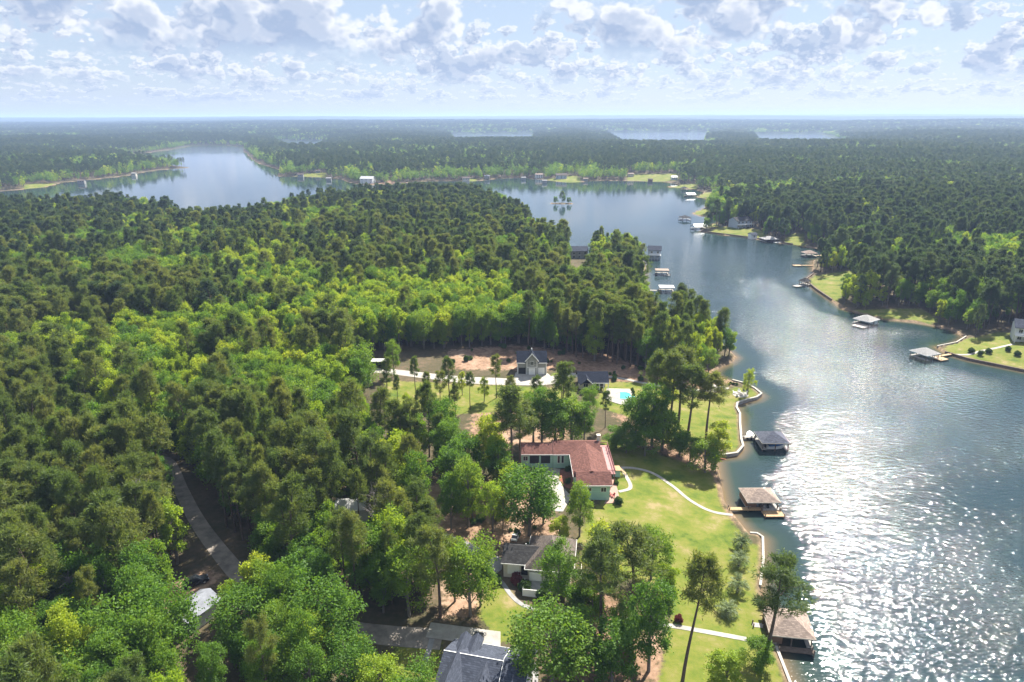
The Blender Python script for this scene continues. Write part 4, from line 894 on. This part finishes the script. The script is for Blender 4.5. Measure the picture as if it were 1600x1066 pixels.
def car(x, y, rz, label, paint, lift=.1):
    r = empty('parked_car', (x, y, Z(x, y) + lift), rz, label, 'car')
    s = lambda x_, b, z0, z1: [(x_, -b, z0), (x_, b, z0), (x_, b*.92, z1), (x_, -b*.92, z1)]
    MB().loft([s(-2.3,.82,.35,.85), s(-2.1,.9,.25,.98), s(1.0,.92,.25,.98), s(2.1,.88,.28,.85), s(2.3,.75,.35,.6)]).build('body', paint, r)
    c = MB().loft([s(-2.0,.84,.98,1.0), s(-1.5,.78,.98,1.62), s(.3,.78,.98,1.64), s(1.05,.82,.98,1.0)]).build('cabin', M_GLASS, r)
    MB().box(-1.4, .2, -.7, .7, 1.63, 1.68).build('roof_panel', paint, c)
    for a in (-1.35, 1.4):
        for b in (-.84, .84):
            wh = MB().tube((a, b-.1, .33), (a, b+.1, .33), .33, k=14).build('wheel', M_RUBBER, r); MB().tube((a, b-.11, .33), (a, b+.11, .33), .19, k=10).build('rim', M_CHROME, wh)
    for b in (-.6, .6): MB().box(2.2, 2.31, b-.15, b+.15, .6, .74).build('headlight', M_CHROME, r)
    HOUSE_CLEAR.append((x, y, 3)); return r
car(*W(744, 1001, 4.8), R(76), 'black car parked by the slate-roofed house', M_BLACK, .14)
car(*W(306, 912, 5.5), R(35), 'black car parked by the dirt clearing near the gravel road', M_BLACK)
car(*W(806, 832, 5), R(75), 'small white car on bare earth behind the grey house', M_WHITE).scale = (.75, .75, .75)
x, y, z = G(1157, 617); fp = empty('fire_pit', (x, y, z), 0, 'round stone fire pit on the green point', 'fire pit')
MB().prism(ellipse(0, 0, .8, .8, 16), 0, .45).build('stone_ring', M_STONE, fp); MB().prism(ellipse(0, 0, .55, .55, 16), .3, .455).build('ash_bed', M_DARKIN, fp)
structure(slab(ellipse(x, y, 2.6, 2.4), 'fire_pit_gravel_ground', M_CONC, .05), 'pale gravel ring under the fire pit')
for i, a in enumerate((.3, 1.5, 2.7, 3.9, 5.1)):
    adirondack(x + 1.9*math.cos(a), y + 1.9*math.sin(a), a - math.pi/2, 'white slatted chair in the ring round the fire pit', M_WHITE, 'chairs round the fire pit')
for (px_, py_), rz, lab in (((1163,613),.4,'dark lounge chair left of the small tree on the point'),((1168,613),.2,'dark lounge chair right of the small tree on the point'),((1127,700),.5,'dark lounge chair on the brown shore patio, inland one'),((1133,703),.9,'dark lounge chair on the brown shore patio, lake-side one')):
    x, y, z = G(px_, py_); adirondack(x, y, rz, lab, M_DARKIN, z=z + .12)
# ------------------------------------------------------------------ single trees that stand out
def hero(kind, px_, py_, ht, label, wide=1.0, variant=None, **k):
    x, y, z = G(px_, py_)
    if py_ < 800 and py_ > 400: ht, wide = ht * 1.16, wide * 1.16
    return plant(kind, x, y, ht, label, None, wide * (1.18 if kind == 'pine' else 1.05), variant, **k)
hero('pine', 1068, 1063, 23, 'tall slender pine leaning over the near lawn with a bare trunk', .80, 3, tilt=(-.02, .09))
hero('pine', 1192, 1042, 20, 'broad dark pine at the water before the nearest boathouse', 1.25, 5, tilt=(.0, .05))
hero('pine', 990, 962, 19, 'dark spreading pine in the grove right of the grey house', 1.1, 2)
hero('pine', 935, 1010, 21, 'thin pale pine between the two big foreground trees', 1.0, 0)
hero('pine', 1046, 684, 22, 'tallest pine of the clump behind the lawn', .9, 1)
hero('pine', 1075, 694, 20, 'pine with open crown in the clump behind the lawn', .9, 0)
hero('pine', 1103, 700, 19, 'pine at the lake end of the clump behind the lawn', .95, 3)
hero('pine', 1058, 668, 21, 'pine deep inside the clump behind the lawn', .9, 3)
hero('pine', 1022, 668, 20, 'pine rising out of the green trees behind the lawn', .8, 1)
hero('green', 1018, 696, 17, 'tall full green tree at the left of the lakeside clump', 1.0, 1)
hero('green', 992, 700, 15, 'green tree leading the lakeside clump toward the red-roofed house', .9, 0)
hero('green', 1035, 705, 12, 'low dense green tree under the lakeside pines', 1.0, 4)
hero('lime', 1118, 730, 12, 'bright green tree leaning over the little beach', 1.1, 0)
hero('green', 1100, 738, 9, 'short round green tree above the little beach', 1.1, 4)
hero('green', 1062, 715, 8, 'bushy young tree at the foot of the lakeside pines', 1.1, 4)
hero('lime', 1040, 650, 12, 'light green tree before the lawn of the point', 1.0, 1)
hero('green', 962, 700, 6, 'rounded bushy tree right of the red-roofed house', 1.5, 4)
hero('green', 978, 708, 6, 'second rounded bushy tree right of the red-roofed house', 1.4, 2)
hero('green', 847, 694, 16, 'dark green tree rising behind the red-roofed wing', 1.0, 3)
hero('green', 833, 690, 13, 'dark green tree behind the end of the red-roofed wing', 1.0, 0)
hero('green', 912, 690, 11, 'dark green tree rising behind the red-roofed main house', 1.0, 3)
hero('green', 893, 690, 12, 'dark bushy tree behind the red roof valley', 1.0, 4)
hero('pine', 880, 684, 19, 'slim pine behind the red roof valley', .8, 1)
hero('pine', 797, 752, 21, 'tall pine at the left end of the red-roofed wing', .95, 1)
hero('green', 828, 838, 17, 'big light green tree before the court of the red-roofed house', 1.15, 2)
hero('green', 850, 820, 12, 'full green tree at the edge of the court', 1.1, 0)
hero('green', 906, 838, 14, 'rich green tree before the mint wall', .95, 1)
hero('lime', 874, 855, 8, 'small yellow-green tree behind the taupe roof', 1.3, 2)
hero('green', 872, 950, 15, 'green tree right before the taupe hipped roof', .95, 0)
hero('green', 908, 955, 9, 'bright bushy tree at the corner of the grey house', 1.2, 4)
hero('lime', 940, 930, 16, 'large light green tree right of the grey house', 1.1, 3)
hero('green', 1018, 905, 12, 'wide airy green tree at the edge of the big lawn', 1.05, 2)
hero('green', 1012, 1048, 19, 'tall columnar green tree on the near lawn', .95, 1)
hero('green', 862, 1075, 15, 'large rounded dark tree right of the slate roof', 1.35, 2)
hero('green', 900, 1040, 12, 'dark tree between the slate-roofed house and the columnar tree', 1.2, 0)
hero('lime', 1132, 1085, 9, 'bright leafy tree at the lower edge near the water', 1.7, 0)
hero('green', 1182, 1045, 6.5, 'dark bushy tree at the foot of the shore pine', 1.4, 4)
hero('lime', 1168, 617, 8.5, 'small lone tree with open crown on the green point', .75, 3)
hero('green', 889, 318, 7, 'low green tree at the right end of the tiny islet', 1.3, 4, z=.6); hero('green', 881, 318, 10, 'tallest tree on the tiny islet', .9, 3, z=.6); hero('pine', 878, 317, 12, 'pine on the tiny islet', 1.2, 4, z=.6); hero('green', 868, 318, 8, 'low tree at the left end of the tiny islet', 1.1, 4, z=.6)
for i, (px_, py_, h) in enumerate(((560,955,15),(600,958,13),(640,962,15),(690,965,14),(735,962,16),(752,948,12),(660,940,13),(585,935,16),(712,940,15),(540,940,13))):
    hero('green' if i % 3 else 'pine', px_, py_, h if i % 3 else h + 5, 'dark pine in the grove above the gravel road' if i % 3 == 0 else 'green tree in the grove above the gravel road', 1.0, group='grove between the gravel road and the concrete court') if False else plant('green' if i % 3 else 'pine', *G(px_, py_)[:2], h if i % 3 else h + 5, ('green tree' if i % 3 else 'tall pine') + ' in the grove between gravel road and concrete court', 'grove between the gravel road and the court')
for k_, px_, py_, h, wd, lab in (('green',955,1062,12,1.2,'dark tree at the lower edge left of the columnar tree'),('green',975,1010,9,1.1,'small dark tree in the middle of the near grove'),('lime',1040,940,9,1.2,'light airy tree at the edge of the big lawn'),('green',925,975,9,.9,'green tree at the head of the near grove'),('green',1078,722,7,1.3,'low bushy tree beside the round tree above the beach'),('green',1008,712,8,1.2,'low bushy tree at the front of the lakeside clump'),('green',868,700,13,1.1,'dark tree tucked behind the red roof'),('pine',815,742,17,1.0,'pine before the end of the red-roofed wing'),('lime',800,800,13,1.2,'light green tree left of the court'),('green',780,775,13,1.1,'green tree left of the red-roofed wing')):
    hero(k_, px_, py_, h, lab, wd)
# the leafy stand on the near side of the gravel road
for i, (k_, px_, py_, h, wd, lab) in enumerate((('lime',368,990,11,1.1,'yellow-green tree beside the lower bend of the gravel road'),('green',425,985,15,1.05,'full green tree at the lower bend of the gravel road'),('green',468,985,15,1.1,'rounded green tree left of the gravel drive end'),('lime',500,1000,11,1.1,'lighter tree below the rounded green one at the drive end'),('green',395,1030,14,1.1,'broad green tree below the bend of the gravel road'),('green',445,1050,14,1.1,'green tree in the middle of the lower leafy stand'),('lime',500,1060,13,1.3,'pale green wide tree low in the leafy stand'),('green',340,1098,12,1.0,'green tree below the metal shed'),('green',550,1095,12,1.1,'green tree at the lower edge left of the slate roof'),('lime',600,1125,12,1.3,'yellow-green tree at the lower edge near the slate roof'),('green',650,1150,12,1.1,'green tree at the lower edge touching the slate roof'),('lime',560,1050,8,1.1,'small yellow-green tree under the gravel drive'),('green',420,1100,14,1.1,'green tree at the lowest edge of the leafy stand'),('green',490,1115,13,1.1,'dense green tree at the lowest edge beside the pale one'))):
    hero(k_, px_, py_, h, lab, wd)
# pines along the concrete drive
for i, (px_, py_) in enumerate(((622,640),(650,625),(606,622),(636,655),(668,635),(702,628),(722,618),(660,668),(690,680),(688,650),(712,665),(735,640),(757,628),(775,622),(798,652),(812,622),(826,655),(838,660),(862,630),(868,668),(905,640),(842,640),(893,628),(920,655),(945,668))):
    if i in (15, 18, 20, 22, 21): continue
    k_ = 'lime' if i in (3, 6, 12, 16) else 'green' if i in (8, 19, 23) else 'pine'
    plant(k_, *G(px_, py_)[:2], 11 + (i * 7) % 4 if k_ == 'pine' else 9 + i % 3, {'pine': 'slim pine', 'lime': 'light green tree', 'green': 'dark green tree'}[k_] + ' in the open row below the concrete drive', 'row of trees below the concrete drive', .85)
# bare trees
def bare_tree(x, y, ht, label, seed):
    rng = np.random.default_rng(seed); r = empty('bare_tree', (x, y, Z(x, y) - .1), 0, label, 'tree', 'bare grey trees')
    tr = [[(np.array([.2*math.sin(3*t+seed), .2*math.cos(2*t), ht*t]), .22*(1-t)+.03) for t in np.linspace(0, 1, 7)]]; br = []
    for i in range(34):
        t = rng.uniform(.45, 1); az = rng.uniform(0, 6.28); d = unit(np.array([math.cos(az), math.sin(az), rng.uniform(.3, 1.3)])); p = np.array([0, 0, ht*t]); l = rng.uniform(1.2, 3.4) * (1.3 - t)
        q = p + d*l; br.append([(p, .06), (q, .03), (q + unit(d + rng.normal(size=3)*.4)*l*.7, .012)])
        for _ in range(3): br.append([(p + d*l*rng.uniform(.5, 1), .025), (p + d*l + rng.normal(size=3)*.9, .01)])
    V, F = limbs(tr, 7); link('trunk', np_mesh('trunk', V, F, [M_DEAD], smooth=True), r); V, F = limbs(br, 3); link('branches', np_mesh('branches', V, F, [M_DEAD]), r)
    TREE_SPOTS.append((x, y, 2.5))
for i, (px_, py_, h) in enumerate(((210,850,17),(238,870,18),(182,830,16),(590,870,15),(604,850,14),(130,1000,13))):
    bare_tree(*G(px_, py_)[:2], h, 'leafless grey tree beside the gravel road' if i < 3 else 'leafless grey tree in the middle grove' if i < 5 else 'leafless grey tree low in the left woods', 40 + i)
x, y, z = G(285, 985); plant('lime', x, y, 10, 'rusty red-leaved tree before the metal shed', None, .75, 2, mats=M_RUST)
# ------------------------------------------------------------------ shrubs and palms
SH = [tree_meshes(leaf_shape(60 + i, 0, 1.7, 2.0, .02, 9, .2), M_BARKG, M_SHRUB) for i in range(3)]
def shrub(px_, py_, size, label, mat=None, group=None, sx=1, zl=0):
    x, y, z = G(px_, py_); r = empty('shrub', (x, y, z + zl - .05), px_ * .7, label, 'shrub', group); r.scale = (size * sx, size, size)
    tm, cm = SH[int(px_) % 3]; link('stem', tm, r); c = link('foliage', cm, r)
    if mat: c.material_slots[0].link = 'OBJECT'; c.material_slots[0].material = mat
shrub(1060, 971, .8, 'small round dark red bush beside the straight white path', M_REDLEAF)
shrub(807, 912, 1.0, 'clipped red hedge bush beside the grey house terrace', M_REDLEAF, None, 1.2); shrub(807, 904, .9, 'clipped red bush at the top of the grey house terrace', M_REDLEAF)
shrub(820, 924, 1.25, 'bright round green bush below the terrace wall'); shrub(850, 938, 1.3, 'dark green bush inside the curved grey path'); shrub(862, 940, 1.1, 'smaller dark bush at the end of the curved grey path'); shrub(777, 911, 1.0, 'round bush with bare earth left of the grey path')
shrub(887, 736, .8, 'small ball-shaped bush in the red mulch bed'); shrub(887, 755, .8, 'bush at the near end of the red mulch bed'); shrub(966, 787, 1.0, 'low green bush at the foot of the brick patio'); shrub(963, 757, .6, 'small bush at the head of the brick patio')
for i, (px_, py_) in enumerate(((988,610),(989,614),(990,619),(989,623),(948,615),(946,620),(958,594),(953,586),(960,584))): shrub(px_, py_, .55, 'small dark bush planted around the pool deck', None, 'bushes round the pool deck')
for i, (px_, py_) in enumerate(((1142,600),(1146,601),(1151,602),(1139,602))): shrub(px_, py_, .5, 'small dark bush in the bed by the oval patio', None, 'bushes by the oval patio')
for i, (px_, py_) in enumerate(((795,652),(803,655),(812,650))): shrub(px_, py_, .9, 'dark bush in the red mulch under the pines', None, 'bushes under the pines')
for i, (px_, py_) in enumerate(((1545,552),(1532,555),(1518,551),(1590,556),(1575,548))): shrub(px_, py_, 1.1, 'dark bush on the white house lawn', None, 'bushes on the white house lawn')
srng = random.Random(11)
for q_, cnt, lab in ((DIRTS[0], 34, 'small wild bush on the bare bank behind the grey garage'), (DIRTS[2], 18, 'small wild bush on the bare earth behind the grey house'), (DIRTS[9], 5, 'small wild bush on the bare earth of the near lawn')):
    n_ = 0; xs = [c[0] for c in q_]; ys = [c[1] for c in q_]
    while n_ < cnt:
        x = srng.uniform(min(xs), max(xs)); y = srng.uniform(min(ys), max(ys))
        if not inside(np.array([x]), np.array([y]), q_)[0] or any(math.hypot(x - a, y - b) < 6.5 for a, b in ((6.9, 226), (27, 215), (27, 210), (4, 114), (0, 220), (13, 219), (-4, 86))): continue
        a, b, _ = in_frame(np.array([x]), np.array([y]), np.array([4.]))
        r = empty('shrub', (x, y, Z(x, y) - .05), srng.uniform(0, 6), lab, 'shrub', lab.replace('small wild bush', 'wild bushes')); s_ = srng.uniform(.4, 1.0); r.scale = (s_, s_, s_ * srng.uniform(.7, 1.5)); tm, cm = SH[n_ % 3]; link('stem', tm, r); link('foliage', cm, r); n_ += 1
def palm(px_, py_, ht, label, seed):
    x, y, z = G(px_, py_); rng = np.random.default_rng(seed); r = empty('palm_tree', (x, y, z), 0, label, 'palm')
    V, F = limbs([[(np.array([.05*math.sin(t*4), 0, ht*t]), .26 - .04*t) for t in np.linspace(-.05, 1, 6)]], 9); link('trunk', np_mesh('trunk', V, F, [M_BARK], smooth=True), r)
    C, D, S = [], [], []; ribs = []
    for i in range(38):
        az = i*2.4 + rng.normal()*.15; el = rng.uniform(-.15, 1.25); l = rng.uniform(2.1, 2.9); pts = []
        p = np.array([0, 0, ht]); d = np.array([math.cos(az)*math.cos(el), math.sin(az)*math.cos(el), math.sin(el)])
        for s in range(9):
            pts.append((p.copy(), .03*(1 - s/9) + .006)); 
            if s:
                side = unit(np.cross(d, [0, 0, 1.]))
                for sg in (-1, 1):
                    for _ in range(2): C.append(p + d*rng.uniform(-.12, .12)); D.append(unit(side*sg + d*.7 + np.array([0, 0, .15]))); S.append(.75*(1 - abs(s - 4)/7))
            p = p + d*l/9; d = unit(d + np.array([0, 0, -.17]))
        ribs.append(pts)
    V, F = rhombi(np.array(C), np.array(D), np.array(S), .11, rng); V2, F2 = limbs(ribs, 3)
    me = np_mesh('crown', np.vstack([V, V2]), np.vstack([F, F2 + len(V)]), [M_PALM]); with_tint(me, rng.random(len(V) + len(V2))); link('crown', me, r)
    TREE_SPOTS.append((x, y, 2))
palm(1158, 856, 1.4, 'palm nearest the seawall corner, farthest of the row', 1); palm(1154, 884, 1.5, 'second palm of the row beside the low seawall', 2); palm(1152, 925, 1.7, 'silvery palm, third of the row along the shore', 3); palm(1136, 960, 1.2, 'bushy palm nearest the straight white path', 4)
# ------------------------------------------------------------------ the woods
CLEAR = pxpoly([(540,572),(640,556),(800,545),(960,566),(1085,580),(1140,575),(1215,600),(1240,1075),(655,1075),(652,985),(520,992),(515,958),(762,968),(765,885),(690,880),(640,850),(690,826),(790,850),(800,790),(785,690),(905,690),(905,640),(860,604),(780,600),(560,596)], 4)
SEMI = pxpoly([(590,600),(905,610),(940,690),(790,700),(785,840),(640,850),(560,760),(560,640)], 4.5)
OPENS = [pxpoly([(240,970),(285,905),(322,888),(345,900),(325,950),(270,1005),(235,1005)], 5.5), pxpoly([(330,560),(470,565),(460,580),(330,578)], 6)]
rng = np.random.default_rng(5)
def scatter(s, d0, d1, half):
    xs = np.arange(-d1, d1, s); ys = np.arange(20, d1, s)
    X, Y = np.meshgrid(xs, ys); X = X.ravel() + rng.uniform(-.42, .42, X.size) * s; Y = Y.ravel() + rng.uniform(-.42, .42, Y.size) * s
    D = np.hypot(X, Y); k = (D >= d0) & (D < d1) & (np.abs(np.arctan2(X, Y)) < half)
    return X[k], Y[k]
def filt(X, Y, margin):
    sd = shore(X, Y); k = sd > margin; X, Y, sd = X[k], Y[k], sd[k]
    return X, Y, sd
BX, BY, BS = [], [], []
for s, d0, d1, half, mg in ((3.65, 84, 330, R(50), 2.5), (4.8, 330, 760, R(42), 3), (7.2, 760, 1500, R(41), 4), (10.5, 1500, 3250, R(41), 6), (23, 3250, 7000, R(41), 12)):
    X, Y = scatter(s, d0, d1, half); X, Y, sd = filt(X, Y, mg); BX.append(X); BY.append(Y); BS.append(sd)
X = np.concatenate(BX); Y = np.concatenate(BY); SD = np.concatenate(BS); D = np.hypot(X, Y)
keep = ~inside(X, Y, CLEAR) & ~((X > -24) & (Y < 93)) & (seg_dist(X, Y, ROAD, False) > 3.9) & ~inside(X, Y, ISLE)
keep &= ~inside(X, Y, SEMI) | (rng.random(len(X)) < .52)
for q in OPENS: keep &= ~inside(X, Y, q)
for n_, q in enumerate(LAWNS):
    if n_ != 4: keep &= ~inside(X, Y, q)
for (hx, hy, hr) in HOUSE_CLEAR:
    keep &= np.hypot(X - hx, Y - hy) > hr
    dd = math.hypot(hx, hy)
    if dd > 500:                                                   # the far lots are cleared down to the water
        ux, uy = hx / dd, hy / dd; al = X * ux + Y * uy; ac = np.abs(X * uy - Y * ux); keep &= ~((ac < hr) & (al < dd) & (al > dd - 20))
HT = rng.random(len(X))                                            # (share of each kind's height range)
# views kept open: no tree of the woods stands where its crown would hang over these (the road, the drives, the houses)
VIEWS = [[(270,740),(284,740),(308,790),(325,830),(318,835),(295,800)], [(345,868),(360,868),(396,912),(388,918)], [(265,985),(285,935),(312,900),(332,915),(330,960),(300,990)], [(520,962),(690,970),(785,980),(830,1015),(842,1075),(690,1075),(670,1000),(525,988)],
 [(690,835),(740,850),(790,850),(785,895),(735,890)], [(775,838),(870,838),(868,945),(775,930)], [(812,688),(960,688),(975,792),(915,792),(880,725),(812,722)], [(800,548),(860,548),(866,598),(620,596),(575,590),(575,568),(640,574),(720,578),(800,580)], [(893,574),(955,574),(992,606),(985,632),(945,628),(900,606)], [(528,788),(572,785),(574,800),(528,802)], [(1010,395),(1050,395),(1055,462),(1022,462)], [(890,378),(920,378),(920,396),(890,396)], [(1575,515),(1600,510),(1600,545),(1570,545)]]
hv = np.hypot(X, Y) < 520
for q in VIEWS:
    for f_ in (4, 8, 12, 16, 20):
        for s_ in (-1, 0, 1):
            a_, b_, _ = in_frame(X[hv] + s_ * (2.2 if f_ > 8 else .6), Y[hv], height(X[hv], Y[hv], SD[hv]) + f_); keep[np.where(hv)[0][inside(a_, b_, q)]] = False
near = D < 330; kn = np.ones(len(X), bool)
for (tx, ty, tr_) in TREE_SPOTS: kn &= np.hypot(X - tx, Y - ty) > tr_
keep &= kn
X, Y, SD, D = X[keep], Y[keep], SD[keep], D[keep]
patch = vnoise(X, Y, 38, 11) * .55 + vnoise(X, Y, 120, 12) * .45
band = np.exp(-(seg_dist(X, Y, [(-190, 205), (-110, 238), (-70, 262), (-20, 292)], False) / 22) ** 2)
fg = np.exp(-(seg_dist(X, Y, [(-58, 88), (-35, 96), (-16, 84)], False) / 13) ** 2)    # broadleaf stand at the lower edge
p_green = np.clip(.26 + 2.2 * (patch - .48), .10, .85) + np.where((SD < 22) & (D > 600), .35, 0) + .30 * band + .75 * fg
p_green = np.where((X > 120) & (D < 1500), p_green * 1.0, p_green)
p_lime = np.clip(.25 + 1.7 * (vnoise(X, Y, 24, 13) - .56), .08, .58) * np.where(X > 110, .7, 1) * np.where(D < 900, 1, .5) + .55 * band
u = rng.random(len(X)); kind = np.where(u < p_lime, 2, np.where(u < p_lime + p_green, 1, 0))
ht = np.where(kind == 0, rng.uniform(14, 22.5, len(X)), np.where(kind == 1, rng.uniform(10, 17.5, len(X)), rng.uniform(9.5, 18, len(X))))
ht *= np.where(D > 1500, 1.0, 1.0) * np.where(SD < 8, .8, 1)
HZ = height(X, Y, SD)
px_, py_, vis = in_frame(X, Y, HZ + ht * .75, 12)
single = np.zeros(len(X), bool)
for kd, cap in ((0, 245), (1, 200), (2, 110)):
    c = np.where((kind == kd) & vis & (D < 420))[0]; c = c[np.argsort(D[c])][:cap]; single[c] = True
KN = ('pine', 'green', 'lime'); prng = random.Random(3)
roadx = np.interp(Y, [p[1] for p in reversed(ROAD)], [p[0] for p in reversed(ROAD)])
WORD = {'pine': 'dull pine', 'green': 'green tree', 'lime': 'yellow-green tree'}
COLW = ('at the left edge', 'far left', 'mid left', 'left of centre', 'just left of centre', 'right of centre', 'far right', 'at the right edge')
ROWW = ('top row', 'upper part', 'middle', 'lower middle', 'low in the picture', 'lowest row')
scrx, scry, _ = in_frame(X, Y, HZ + ht * .8)
for i in np.where(single)[0]:
    k = KN[kind[i]]; x, y = X[i], Y[i]
    if x > 42: where = 'on the wooded point at the lake'
    elif y < 101 and x > -75: where = 'below the gravel road'
    elif x < roadx[i]: where = 'left of the gravel road'
    elif y > 224 and x > -60: where = 'behind the concrete drive'
    elif x > -45 and y > 150: where = 'below the concrete drive'
    elif x > -45: where = 'between gravel road and houses'
    else: where = 'right of the gravel road'
    tall = {0: (16.5, 20), 1: (12.5, 15.5), 2: (12.2, 15.5)}[int(kind[i])]
    sz = 'short ' if ht[i] < tall[0] else 'tall ' if ht[i] > tall[1] else ''
    lab = sz + WORD[k] + ' ' + where + ', ' + COLW[int(np.clip(scrx[i] // 200, 0, 7))] + ', ' + ROWW[int(np.clip((scry[i] - 380) // 110, 0, 5))]
    plant(k, float(x), float(y), float(ht[i]), lab, k + ' trees ' + where, prng.uniform(.68, 1.08) if k == 'pine' else prng.uniform(.75, 1.15), rng=prng, z=float(HZ[i]))
rest = ~single
kind = np.where((kind == 0) & ~single & ((X > 110) | (rng.random(len(X)) < np.clip((D - 260) / 500, 0, 1))), 3, kind)   # far stands: darker pine, backlit shade painted into the needles
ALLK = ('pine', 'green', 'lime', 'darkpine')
def woods(name, mask, lod, label):
    """one mass of trees: a point for every tree, on which geometry nodes set the tree's mesh"""
    idx = np.where(mask)[0]; pool = [(j, k, me) for j, (k, l, me) in enumerate(MASS) if l == lod]
    me = bpy.data.meshes.new(name); me.vertices.add(len(idx)); me.vertices.foreach_set('co', np.column_stack([X[idx], Y[idx], HZ[idx] - .2]).astype(np.float32).ravel())
    var = np.zeros(len(idx), np.int32); base = np.zeros(len(idx))
    for q, kd in enumerate(ALLK):
        opts = [n for n, (j, k, m_) in enumerate(pool) if k == kd]; m_ = kind[idx] == q
        if not m_.any(): continue
        pick = rng.integers(0, len(opts), m_.sum()); var[m_] = np.array(opts)[pick]
        hts = np.array([a['Ht'] for a in KIND.get(kd, KIND['pine'])[1]][:len(opts)]); base[m_] = hts[pick]
    sc_ = ht[idx] / base
    wd = rng.uniform(.7, 1.15, len(idx)) * np.where(D[idx] > 3250, 3.0, np.where(D[idx] > 1500, 1.5, np.where(D[idx] > 760, 1.2, 1.0)))
    for nm, tp_, ar in (('variant', 'INT', var), ('spin', 'FLOAT', rng.uniform(0, 6.28, len(idx))), ('tall', 'FLOAT', sc_), ('broad', 'FLOAT', sc_ * wd)):
        a = me.attributes.new(nm, tp_, 'POINT'); a.data.foreach_set('value', ar.astype(np.int32 if tp_ == 'INT' else np.float32))
    o = link(name, me); tag(o, label, kind='stuff')
    ng = bpy.data.node_groups.new(name, 'GeometryNodeTree'); ng.interface.new_socket('Geometry', in_out='INPUT', socket_type='NodeSocketGeometry'); ng.interface.new_socket('Geometry', in_out='OUTPUT', socket_type='NodeSocketGeometry')
    N = ng.nodes; L = ng.links; gi = N.new('NodeGroupInput'); go = N.new('NodeGroupOutput'); jn = N.new('GeometryNodeJoinGeometry')
    def attr(nm, tp_):
        n = N.new('GeometryNodeInputNamedAttribute'); n.data_type = tp_; n.inputs[0].default_value = nm; return n.outputs[0]
    v, sp, ta, br = attr('variant', 'INT'), attr('spin', 'FLOAT'), attr('tall', 'FLOAT'), attr('broad', 'FLOAT')
    rot = N.new('ShaderNodeCombineXYZ'); L.new(sp, rot.inputs[2]); scl = N.new('ShaderNodeCombineXYZ'); L.new(br, scl.inputs[0]); L.new(br, scl.inputs[1]); L.new(ta, scl.inputs[2])
    for n_, (j, k, m_) in enumerate(pool):
        src = bpy.data.objects.new(m_.name, m_)
        oi = N.new('GeometryNodeObjectInfo'); oi.inputs[0].default_value = src; oi.inputs['As Instance'].default_value = False
        cp = N.new('FunctionNodeCompare'); cp.data_type = 'INT'; cp.operation = 'EQUAL'; L.new(v, cp.inputs[2]); cp.inputs[3].default_value = n_
        ip = N.new('GeometryNodeInstanceOnPoints'); L.new(gi.outputs[0], ip.inputs['Points']); L.new(cp.outputs[0], ip.inputs['Selection']); L.new(oi.outputs['Geometry'], ip.inputs['Instance']); L.new(rot.outputs[0], ip.inputs['Rotation']); L.new(scl.outputs[0], ip.inputs['Scale'])
        L.new(ip.outputs[0], jn.inputs[0])
    L.new(jn.outputs[0], go.inputs[0])
    md = o.modifiers.new('woods', 'NODES'); md.node_group = ng
    return o
woods('near_woods', rest & (D < 800), 0, 'mixed pine and broadleaf woods of the near peninsula')
woods('far_woods', rest & (D >= 800), 1, 'wooded country around the far reaches of the lake')
# ------------------------------------------------------------------ haze
hz = MB().box(-72000, 72000, -400, 72000, -6, 150).build('haze', M_WHITE); tag(hz, 'thin blue haze over the lake country', kind='stuff')
m, nt, nd = new_mat('haze_air'); pv = nd('ShaderNodeVolumePrincipled', _Density=HAZE_DENSITY); pv.inputs['Color'].default_value = (.48, .64, 1, 1); pv.inputs['Anisotropy'].default_value = .1
o = nd('ShaderNodeOutputMaterial'); nt.links.new(pv.outputs[0], o.inputs['Volume']); hz.data.materials.clear(); hz.data.materials.append(m)
